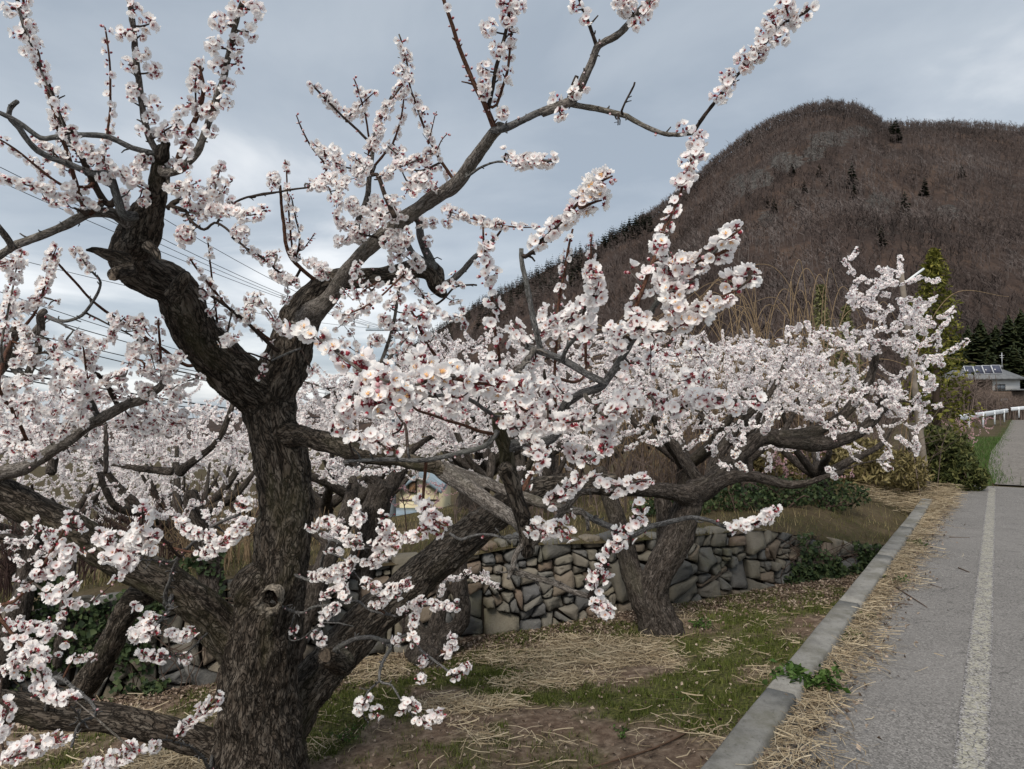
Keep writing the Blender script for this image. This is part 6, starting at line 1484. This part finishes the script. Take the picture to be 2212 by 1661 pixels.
# ------------------------------------------------------------------ far right: cedars, house, guard rail, brush, pink shrubs
for k, (x, y, d, s) in enumerate(((2062, 702, 150, 1.0), (2090, 692, 165, 1.05), (2118, 678, 160, 1.12), (2150, 690, 170, 1.1), (2178, 668, 165, 1.2), (2205, 655, 170, 1.25), (2235, 650, 165, 1.25), (2040, 740, 140, .8), (2075, 735, 140, .8), (2010, 760, 150, .8), (2190, 730, 150, .8), (2135, 740, 150, .85), (1985, 770, 150, .7))):
    p = px(x, y, d); zt = p[2]; h = 18 * s; conifer(CEDARS[k % 3], TRKC, (p[0], p[1], zt - h), s, 'dark green cedar in the grove behind the house', 'cedars behind the house', sz=.9)
def house():
    MAT['roof'] = plain('grey_roof_tile', (.13, .135, .14), .7, .3, .3, 2.0, .4); MAT['plaster'] = plain('white_plaster', (.68, .68, .67), .9, .2, .08, .6); MAT['timber'] = plain('brown_timber', (.10, .075, .06), .9, .2, .3, 3)
    MAT['panel'] = plain('solar_panel', (.05, .055, .085), .25, .5, .15, .4); MAT['alu'] = plain('aluminium', (.6, .62, .64), .4, .5, .1, 3); MAT['winglass'] = plain('window_glass', (.13, .15, .17), .15, .6, .2, .5)
    d = 125.; s = d / FPX; C = px(2148, 868, d); r = empty('house', C, 'grey-roofed white house with solar panels standing among cedars', 'house')
    def X(x): return (x - 2148) * s
    def Z(y): return (868 - y) * s
    m = MB(); m.box((X(2150), 3.5, Z(858)), (X(2215) - X(2085), 7, Z(842) - Z(872))); link('wall', m.mesh('wall', MAT['timber']), r, label='brown timber lower storey')
    m = MB(); m.box((X(2175), 3.45, Z(831)), (X(2204) - X(2146), 6.9, Z(817) - Z(846))); link('wall', m.mesh('wall', MAT['plaster']), r, label='white plastered upper wall')
    m = MB(); m.box((X(2120), 3.6, Z(831)), (X(2147) - X(2090), 6.7, Z(819) - Z(846))); link('wall', m.mesh('wall', MAT['timber']), r)
    # hipped roof with eaves
    x0, x1, e, yr = X(2076), X(2208), Z(817), Z(794); V = [(x0, -1.2, e), (x1, -1.2, e), (x1, 8.2, e), (x0, 8.2, e), (X(2092), 3.5, yr), (X(2194), 3.5, yr), (x0, -1.2, e - .3), (x1, -1.2, e - .3), (x1, 8.2, e - .3), (x0, 8.2, e - .3)]
    rf = link('roof', mesh_np('roof', V, [(0, 1, 5, 4), (2, 3, 4, 5), (0, 6, 7, 1), (1, 7, 8, 2), (2, 8, 9, 3), (3, 9, 6, 0), (6, 9, 8, 7)], [(1, 2, 5), (3, 0, 4)], [MAT['roof']]), r)
    m = MB(); m.box((X(2143), 3.5, yr + .1), (X(2196) - X(2090), .5, .35)); link('ridge', m.mesh('ridge', MAT['roof']), rf)
    m = MB(); m.box((X(2192), 3.5, yr + .35), (.6, .6, .6)); link('ridge_ornament', m.mesh('ridge_ornament', MAT['roof']), rf)
    ta = R(62)
    for k in range(4):
        cx = X(2093 + 10 + k * 20); mm = np.array(((1, 0, 0), (0, math.cos(ta), -math.sin(ta)), (0, math.sin(ta), math.cos(ta)))); cz = Z(799 - k * .7); c = np.array((cx, 1.0, cz))
        m = MB(); m.box(c, (1.58, 1.75, .08), mm); p = link('solar_panel', m.mesh('solar_panel', MAT['alu']), r)
        m = MB(); m.box(c + mm @ np.array((0, 0, .05)), (1.42, 1.6, .04), mm); link('cells', m.mesh('cells', MAT['panel']), p)
        m = MB(); m.box(c + np.array((0, .9, -.7)), (.08, .08, 1.6)); link('bracket', m.mesh('bracket', MAT['alu']), p)
    for x0, x1, y0, y1 in ((2150, 2172, 830, 842), (2160, 2176, 860, 868)):
        m = MB(); m.box((X((x0 + x1) / 2), -.02, Z((y0 + y1) / 2)), (X(x1) - X(x0), .12, Z(y0) - Z(y1))); w = link('window', m.mesh('window', MAT['timber']), r)
        for k in range(2):
            m = MB(); m.box((X(x0 + (x1 - x0) * (.27 + .46 * k)), -.09, Z((y0 + y1) / 2)), ((X(x1) - X(x0)) * .42, .06, (Z(y0) - Z(y1)) * .8)); link('pane', m.mesh('pane', MAT['winglass']), w)
    m = MB(); m.box((X(2200), 3, Z(842)), (2.6, 8, .25)); link('lean_to_roof', m.mesh('lean_to_roof', MAT['roof']), r)
    m = MB(); m.box((X(2196), 3.5, yr + 1.6), (.06, .06, 2.6)); m.box((X(2196), 3.5, yr + 2.4), (.9, .05, .05)); m.box((X(2196), 3.5, yr + 2.0), (.7, .05, .05)); link('aerial', m.mesh('aerial', MAT['alu']), r)
    # ground bank that carries it
    m = MB(); V = [(X(2050), -6, -9), (X(2260), -6, -9), (X(2260), 0, .05), (X(2050), 0, .05), (X(2260), 14, .3), (X(2050), 14, .3)]; link('terrain', mesh_np('bank', np.array(V) + C, [(0, 1, 2, 3), (3, 2, 4, 5)], None, [MAT['field']]), kind='structure', label='bank under the house')
house()
def rail(x0, y0, x1, y1, d0, d1, label, n):
    MAT.setdefault('rail', plain('white_guard_rail', (.66, .69, .72), .45, .4, .08, 1.5)); a = px(x0, y0, d0); b = px(x1, y1, d1); r = empty('guard_rail', ((a + b) / 2), label, 'guard rail', None); c = np.array(r.location); e = (b - a); L = np.linalg.norm(e); e /= L
    side = np.array((e[1], -e[0], 0)); side /= np.linalg.norm(side); V = []; prof = [(-.06, -.18), (.03, -.12), (-.02, 0), (.03, .12), (-.06, .18)]
    for t in (0, 1):
        for s_, z in prof: V.append((a if t == 0 else b) - c + side * s_ * 1.3 + (0, 0, z))
    link('beam', mesh_np('beam', V, [(k, k + 1, 6 + k, 5 + k) for k in range(4)], None, [MAT['rail']]), r)
    for k in range(n):
        p = a + (b - a) * (k + .5) / n - c; V, Q, T, B = tube(np.array([p - (0, 0, .9), p - (0, 0, .2), p + (0, 0, .2)]), [.06] * 3, 8); link('post', mesh_np('post', V, Q, T, [MAT['rail']]), r)
rail(2075, 903, 2178, 887, 42, 62, 'long white guard rail on the road bend below the house', 4)
rail(2184, 884, 2250, 878, 70, 72, 'short far guard rail past the road bend', 2)
def brush(label, x, d, w, h, n, seed):
    rs = np.random.default_rng(seed); q = ppos(x, d); zb = max(up_z(*q), CAMZ + (877 - 893) * d / FPX); b = np.array((q[0], q[1], zb)); st = []
    for _ in range(n):
        x0 = b + np.array((rs.normal(0, w * .42), rs.normal(0, 1.0), -1)); H = h * rs.uniform(.6, 1.15) + 1; dx = rs.normal(0, .25) * h; st.append(([x0, x0 + (dx * .3, 0, H * .5), x0 + (dx, rs.normal(0, .3), H)], [.06, .045, .02]))
        for _2 in range(3): p = x0 + np.array((dx * .5, 0, H * rs.uniform(.4, .8))); st.append(([p, p + (rs.normal(0, .3) * h, rs.normal(0, .3), h * rs.uniform(.1, .35))], [.035, .015]))
    r = empty('bare_shrub', b, label, 'shrub'); m = MB()
    for P, rad in st:
        V, Q, T, B = tube(np.array(P) - b, rad, 3, False); m.add(V, Q)
    link('stems', m.mesh('stems', MAT['brownbush']), r, kind='stuff')
brush('wide thicket of bare brown brush below the grey roof', 2120, 85, 4.5, 2.3, 230, 1); brush('bare brown brush at the roadside under the white wall', 2195, 80, 2.2, 1.7, 90, 2); brush('leafless brush between bamboo and guard rail', 2062, 60, 2.4, 3.0, 130, 3); brush('dark leafless trees on the slope left of the house', 2045, 110, 5, 6, 120, 4)
def small_pink(label, x, d, ytop, w, seed, n=60):
    q = ppos(x, d); b = np.array((q[0], q[1], up_z(*q))); t = Tree(label, b, None, 'flowering_shrub', lod=2, dia=.9); t.root['category'] = 'shrub'; t.rnd = random.Random(seed); zt = CAMZ + (877 - ytop) * d / FPX
    t.add_branch([b + (0, 0, -.05), b + (0, 0, (zt - b[2]) * .2)], [.03, .02], MAT['twig'], 'stem'); tg = [b + np.array((t.rnd.gauss(0, w * .5), t.rnd.gauss(0, .3), (zt - b[2]) * t.rnd.uniform(.3, 1))) for _ in range(n)]
    t.grow(tg, MAT['twig'], 1.2, 'S', t0=.1); t.ft = [.62 + t.rnd.uniform(-.1, .12) for _ in t.ft]; t.finish(0)
small_pink('pink flowering shrub in front of the guard rail', 2098, 22, 885, .7, 1); small_pink('pink flowering shrub under the low limb by the dwarf bamboo', 1690, 10.5, 955, .8, 2); small_pink('pale pink shrub before the cream house', 925, 16, 1040, 1.2, 3, 90)

# ------------------------------------------------------------------ cream house, pole, wires
MAT['cream'] = plain('cream_siding', (.62, .55, .36), .8, .2, .08, 1.0); MAT['bluegrey'] = plain('blue_grey_trim', (.22, .28, .32), .6, .3, .2, 2); MAT['pole'] = plain('galvanised_pole', (.34, .40, .45), .5, .4, .12, 1.5)
def cream_house():
    d = 30.; s = d / FPX; C = px(890, 1135, d); C[2] = min(C[2], up_z(C[0], C[1])) if False else C[2]; r = empty('house', C, 'cream-sided house with blue-grey gable trim glimpsed under the limbs', 'house')
    X = lambda x: (x - 890) * s; Z = lambda y: (1135 - y) * s
    m = MB(); m.box((X(905), 3, Z(1100) - .6), (X(948) - X(864), 6, Z(1052) - Z(1150) + 1.2)); link('wall', m.mesh('wall', MAT['cream']), r)
    V = [(X(856), -.3, Z(1056)), (X(905), -.3, Z(1020)), (X(954), -.3, Z(1056)), (X(856), 6.3, Z(1056)), (X(905), 6.3, Z(1020)), (X(954), 6.3, Z(1056))]; V += [(a, b, c - .18) for a, b, c in V]
    link('roof', mesh_np('roof', V, [(0, 3, 4, 1), (1, 4, 5, 2), (6, 7, 10, 9), (7, 8, 11, 10), (0, 1, 7, 6), (1, 2, 8, 7), (3, 9, 10, 4), (4, 10, 11, 5)], None, [MAT['bluegrey']]), r)
    link('gable', mesh_np('gable', [(X(864), 0, Z(1053)), (X(905), 0, Z(1024)), (X(946), 0, Z(1053))], None, [(0, 2, 1)], [MAT['cream']]), r)
    m = MB(); m.box((X(891), -.04, Z(1052)), (.35, .1, .5)); w = link('window', m.mesh('window', MAT['trunkfar']), r)
    m = MB(); m.box((X(891), -.1, Z(1052)), (.25, .06, .38)); link('pane', m.mesh('pane', plain('amber_glass', (.35, .2, .1), .2, .5, .1)), w)
    for y in (1080, 1100):
        m = MB(); m.box((X(905), -.02, Z(y)), (X(948) - X(864), .06, .05)); link('batten', m.mesh('batten', MAT['trunkfar']), r)
    m = MB(); m.box((X(900), -1.0, Z(1100)), (X(950) - X(846), 2.0, .12)); link('porch_roof', m.mesh('porch_roof', MAT['bluegrey']), r)
    for x in (850, 890, 930):
        m = MB(); m.box((X(x), -1.9, Z(1100) - 1.2), (.08, .08, 2.4)); link('porch_post', m.mesh('porch_post', MAT['trunkfar']), r)
cream_house()
pd = 27.; PT = px(848, 706, pd); PB = px(848, 1190, pd); r = empty('utility_pole', PB, 'blue-grey steel utility pole with crossarm behind the blossom', 'pole'); b = np.array(PB)
V, Q, T, B = tube(np.array([PB - b, (PB + PT) / 2 - b, PT - b]), [.14, .125, .10], 16); link('shaft', mesh_np('shaft', V, Q, T, [MAT['pole']], smooth=True), r)
for y, w in ((712, 1.6), (862, 1.2), (905, .9)):
    m = MB(); c = px(836, y, pd - .12) - b; m.box(c, (w, .09, .09)); ca = link('crossarm', m.mesh('crossarm', MAT['pole']), r)
    for k in (-.45, -.15, .3, .47):
        V, Q, T, B = tube(np.array([c + (k * w, 0, .03), c + (k * w, 0, .12), c + (k * w, 0, .2)]), [.05, .035, .05], 8); link('insulator', mesh_np('insulator', V, Q, T, [MAT['whitepipe']]), ca)
MAT['wire'] = plain('black_wire', (.02, .022, .026), .6, .3, .2, 1)
WIRES = [((-60, 331), (800, 706), 12, .007), ((-60, 365), (818, 708), 12, .007), ((-60, 535), (828, 710), 12, .006), ((330, 458), (840, 708), 12, .006), ((330, 505), (848, 709), 12, .006), ((-60, 610), (826, 860), 11, .007), ((-60, 640), (842, 862), 11, .009), ((-60, 690), (848, 862), 11, .009), ((-60, 787), (842, 905), 9, .014), ((-60, 800), (836, 912), 9, .010), ((-60, 700), (838, 880), 10, .009)]
for k, (a, c, d0, rr) in enumerate(WIRES):
    A = px(a[0], a[1], d0); C = px(c[0], c[1], pd - .1); P = np.array([A + (C - A) * t - np.array((0, 0, .25 * 4 * t * (1 - t))) for t in np.linspace(0, 1, 16)]); V, Q, T, B = tube(P, [rr] * 16, 5, False)
    link('power_line', mesh_np('power_line', V, Q, None, [MAT['wire']]), None, 'thin dark overhead wire running to the utility pole', 'wire', 'overhead wires')

# ------------------------------------------------------------------ ground cover you can see: grass, straw, leaf litter
def blades(rs, P, h, w, lean):
    n = len(P); a = rs.uniform(0, 6.283, n); d = np.stack((np.cos(a), np.sin(a), 0 * a), -1); s = np.stack((-np.sin(a), np.cos(a), 0 * a), -1); H = (h * rs.uniform(.5, 1.4, n))[:, None]; l = rs.uniform(0, lean, n)[:, None]
    V = np.stack((P - s * w, P + s * w, P + d * l * H + np.array((0, 0, 1)) * H), 1).reshape(-1, 3); return V, np.arange(n * 3).reshape(-1, 3)
def scatter(n, fn, seed, region):
    rs = np.random.default_rng(seed); out = []
    x0, x1, y0, y1 = region
    while len(out) < n:
        x, y = rs.uniform(x0, x1), rs.uniform(y0, y1)
        if perp(x, y) < .1 or y > wall_y(x) - .02 or abs(x) > y * .76 + .1: continue
        if rs.uniform() < fn(x, y): out.append((x, y, low_z(x, y) - .002))
    return np.array(out)
rs = np.random.default_rng(12); REG = (-4.5, 4.2, 2.3, 8)
P = scatter(42000, lambda x, y: moss_w(x, y) * (.15 + .85 * (nz(x, y, 7, 3) + .6 * nz(x, y, 19, 1) > .05)), 1, REG); V, T = blades(rs, P, .034, .0026, .9)
MAT['moss'] = leaf_mat('moss_grass', (.025, .035, .006), (.085, .11, .02), (.2, .21, .06), .25)
link('grass', mesh_np('moss_grass', V, None, T, [MAT['moss']], pattr={'tone': np.repeat(np.clip(rs.normal(.45, .25, len(P)), 0, 1), 3)}), kind='stuff', label='short moss and grass growing under the apricot trees')
def strands(rs, P, L, w, zj, n3=3):
    n = len(P); a = rs.uniform(0, 6.283, n); l = L * rs.uniform(.4, 1.3, n); bend = rs.normal(0, .5, n); V = []; z = rs.uniform(.002, 1, n) ** 1.6 * zj; tilt = rs.normal(0, .10, n)
    pts = []
    for k in range(4):
        t = k / 3 - .5; aa = a + bend * t; pts.append(np.stack((P[:, 0] + np.cos(aa) * l * t, P[:, 1] + np.sin(aa) * l * t, P[:, 2] + z + np.abs(tilt) * l * (t + .5)), -1))
    s = np.stack((-np.sin(a), np.cos(a), rs.normal(0, .5, n)), -1) * w
    V = np.stack([q for p in pts for q in (p - s, p + s)], 1); i = np.arange(n)[:, None] * 8
    Q = np.concatenate([np.stack((i + 2 * k, i + 2 * k + 1, i + 2 * k + 3, i + 2 * k + 2), -1).reshape(-1, 4) for k in range(3)]); return V.reshape(-1, 3), Q, 8
MAT['straw'] = leaf_mat('dry_straw', (.14, .10, .06), (.33, .26, .165), (.52, .44, .31), .15)
P = np.vstack((scatter(7500, lambda x, y: straw_w(x, y), 2, REG), scatter(900, lambda x, y: .3, 22, REG))); V, Q, k8 = strands(rs, P, .16, .0021, .035)
link('straw', mesh_np('straw', V, Q, None, [MAT['straw']], pattr={'tone': np.repeat(rs.uniform(.25, 1, len(P)), k8)}), kind='stuff', label='dry straw strewn on the orchard ground')
MAT['litter'] = leaf_mat('dead_leaf', (.045, .03, .022), (.16, .112, .08), (.42, .34, .27), .1)
P = np.vstack((scatter(9500, lambda x, y: litter_w(x, y), 3, REG), scatter(2600, lambda x, y: .25, 4, REG))); P[:, 2] += rs.uniform(.003, .02, len(P)); V, T, tn = leaves(rs, P, .026, np.array((0, 0, 1.6)), .6, .38, .25)
link('leaf_litter', mesh_np('leaf_litter', V, None, T, [MAT['litter']], pattr={'tone': tn}), kind='stuff', label='dead leaves piled along the foot of the wall')
# fallen straw along the kerb
P = []
while len(P) < 8500:
    s = rs.uniform(-1.6, 12.2); w = .25 + .13 * nz(s, 3, 1.7, 1) + .05 * nz(s, 1, 6, 2); t = -.06 - abs(rs.normal(0, .45)) * w
    if t < -.62: continue
    P.append(road_pt(s, t + .0, .006 + .06 * math.exp(-((t + .12) / .12) ** 2) * rs.uniform(0, 1)))
P = np.array(P); V, Q, k8 = strands(rs, P, .15, .0016, .03)
link('straw', mesh_np('kerb_straw', V, Q, None, [MAT['straw']], pattr={'tone': np.repeat(np.clip(rs.normal(.55, .28, len(P)), 0, 1), k8)}), kind='stuff', label='bleached dry grass heaped against the road side of the kerb')
P = np.array([road_pt(rs.uniform(-1.6, 12), -.05 - abs(rs.normal(0, .13)), .008 + rs.uniform(0, .035)) for _ in range(2600)]); V, T, tn = leaves(rs, P, .03, np.array((0, 0, 1.2)), .8, .3, .2)
link('leaf_litter', mesh_np('kerb_litter', V, None, T, [MAT['litter']], pattr={'tone': tn}), kind='stuff', label='crumpled dead leaves in the gutter along the kerb')
# rough grass on the terrace, verge and bank
P = []
while len(P) < 22000:
    d = 6.3 + 14 * rs.random() ** 1.3; x = rs.uniform(-.75, .75) * d; y = d
    if y < wall_y(x) + .05: continue
    p_ = perp(x, y); s_ = along(x, y)
    if p_ < .02 and not (s_ > 13.2 and p_ > -.95) : continue
    if p_ < .12 and s_ < 13 and s_ > 10 and p_ < -.0: continue
    P.append((x, y, up_z(x, y) - .01))
P = np.array(P); V, T = blades(rs, P, .09, .004, 1.3)
MAT['rough'] = leaf_mat('rough_grass', (.04, .055, .012), (.13, .115, .045), (.30, .235, .13), .2)
link('grass', mesh_np('rough_grass', V, None, T, [MAT['rough']], pattr={'tone': np.repeat(np.clip([.55 + .6 * nz(p[0], p[1], .9, 7) + rs.normal(0, .2) for p in P], 0, 1), 3)}), kind='stuff', label='rough half-dry grass on the terrace and bank')
P = []
for k in range(2600):     # ragged grass edge of the far road
    j = rs.integers(0, len(edge) - 1); e = edge[j] + (edge[j + 1] - edge[j]) * rs.uniform(0, 1); t = rs.normal(0, .16); P.append((e[0] + ROAD_N[0] * t, e[1] + ROAD_N[1] * t, .0))
while len(P) < 11600:
    s = rs.uniform(13.7, 40); t = rs.uniform(-1.1, 1.0) - (s - 13.7) * .02; q = road_pt(s, t); X, Y = to_pic(np.array((q[0], q[1], .05)))
    if X > np.interp(Y, [893, 925, 948, 977, 1012, 1046], [2194, 2174, 2160, 2138, 2132, 2147]): continue
    P.append((q[0], q[1], up_z(q[0], q[1])))
P = np.array(P); V, T = blades(rs, P, .1, .006, .8); link('grass', mesh_np('verge_grass', V, None, T, [MAT['herb']], pattr={'tone': np.repeat(rs.uniform(.1, 1, len(P)), 3)}), kind='stuff', label='green grass on the verge of the far road')
P = np.array([road_pt(rs.uniform(8.6, 14.2), rs.uniform(-.35, .9), 0) for _ in range(5000)]); P[:, 2] = [max(0, up_z(p[0], p[1])) for p in P]; V, Q, k8 = strands(rs, P, .26, .002, .14)
link('straw', mesh_np('bank_straw', V, Q, None, [MAT['straw']], pattr={'tone': np.repeat(np.clip(rs.normal(.5, .3, len(P)), 0, 1), k8)}), kind='stuff', label='matted dry grass where the kerb ends')
# weeds by the kerb
def weed(x, y, r, h, n, size, label, seed, z=0, aspect=.3):
    q = on_plane(x, y, z); b = np.array((q[0], q[1], z)); rs = np.random.default_rng(seed); pts = []; st = []
    for k in range(max(4, n // 14)):
        a = rs.uniform(0, 6.283); L = r * rs.uniform(.5, 1.1); e = b + np.array((math.cos(a) * L, math.sin(a) * L, h * rs.uniform(.5, 1))); m_ = (b + e) / 2 + (0, 0, h * .3); st.append(([b, m_, e], [.003, .0025, .0015]))
        for _ in range(14): t = rs.uniform(.25, 1.05); pts.append(b + (m_ - b) * min(1, 2 * t) * 1.0 + (e - m_) * max(0, 2 * t - 1) + rs.normal(0, size * .35, 3))
    pts = np.array(pts); pts[:, 2] = np.maximum(pts[:, 2], z + .01)
    plant('weed', label, 'weed', b, pts, size, 'herb', st, 'herb2' if 'herb2' in MAT else 'darkstem', rs, .8, aspect, nrm=np.array((0, 0, .9)))
weed(1742, 1492, .17, .11, 210, .05, 'bushy green mugwort growing over the kerb edge', 1, .03); weed(1860, 1335, .16, .05, 100, .035, 'feathery green weed in the straw by the wall end', 2); weed(1835, 1385, .1, .05, 80, .035, 'small fern-like weed against the kerb', 3); weed(1925, 1262, .14, .06, 90, .035, 'green weeds sprouting from straw beside the kerb', 4); weed(1978, 1180, .14, .07, 90, .04, 'dark green weed clump where the kerb nears its end', 5)
weed(1520, 1355, .16, .06, 120, .03, 'leafy green weed at the foot of the twin-stemmed tree', 6, -.38); weed(1500, 1510, .14, .04, 100, .02, 'low clover patch in the moss', 7, -.36); weed(1345, 1590, .1, .03, 80, .02, 'tiny herb patch on bare soil', 8, -.36); weed(740, 1600, .14, .05, 110, .02, 'fresh herbs beside the root flare of the big trunk', 9, -.42); weed(1615, 1630, .1, .06, 60, .03, 'grassy weed in the nearest kerb straw', 10)
MAT['deadtwig'] = plain('dead_twig', (.10, .065, .045), .9, .1, .3, 20)
for k, (pts, rr) in enumerate((((1925, 1262), (1985, 1300), (2003, 1312), .005), ((1905, 1295), (1940, 1302), (1972, 1306), .004), ((2070, 1226), (2085, 1232), (2092, 1236), .005), ((2010, 1262), (2035, 1268), .004), ((2050, 1160), (2095, 1161), .004), ((1852, 1345), (1880, 1362), .004), ((1770, 1475), (1800, 1472), (1822, 1464), .005), ((2040, 1102), (2070, 1103), .004))) if False else enumerate([([(1925, 1262), (1985, 1300), (2003, 1312)], .005), ([(1905, 1295), (1940, 1302), (1972, 1306)], .004), ([(2070, 1226), (2085, 1232), (2094, 1236)], .006), ([(2010, 1262), (2035, 1270)], .004), ([(2050, 1160), (2095, 1161)], .004), ([(1852, 1345), (1880, 1362)], .004), ([(1770, 1475), (1800, 1472), (1822, 1464)], .006), ([(2040, 1102), (2070, 1103)], .004)]):
    Pq = np.array([on_plane(x, y, .008) for x, y in pts]); P, q = resample(Pq, np.linspace(rr, rr * .5, len(Pq)), .03); V, Q, T, B = tube(P, q, 5, True, .2)
    link('fallen_twig', mesh_np('fallen_twig', V, Q, T, [MAT['deadtwig']]), None, 'thin dead twig lying on the asphalt', 'twig', 'twigs fallen on the road')
Pq = [on_plane(x, y, .012) for x, y in ((1270, 1655), (1400, 1632), (1475, 1602), (1490, 1590))]; Pq = np.array([(p[0], p[1], low_z(p[0], p[1]) + .012) for p in [on_plane(x, y, -.34) for x, y in ((1270, 1655), (1400, 1632), (1475, 1602), (1490, 1590))]])
P, q = resample(Pq, [.004, .006, .006, .003], .03); V, Q, T, B = tube(P, q, 6, True, .2); link('fallen_twig', mesh_np('fallen_twig', V, Q, T, [MAT['deadtwig']]), None, 'crooked brown stick on the bare orchard soil', 'twig')
q = on_plane(1898, 1404, 0); o = link('pebble', rock_mesh(9, plain('blue_grey_pebble', (.22, .24, .28), .8, .3, .1), (1.3, .9, .6)), None, 'blue-grey pebble lying on the asphalt', 'pebble'); o.location = (q[0], q[1], .012); o.scale = (.022,) * 3
print('objects', len(bpy.data.objects), 'tris', sum(sum(p.loop_total - 2 for p in m.polygons) if len(m.polygons) < 1 else len(m.loops) - 2 * len(m.polygons) for m in bpy.data.meshes))
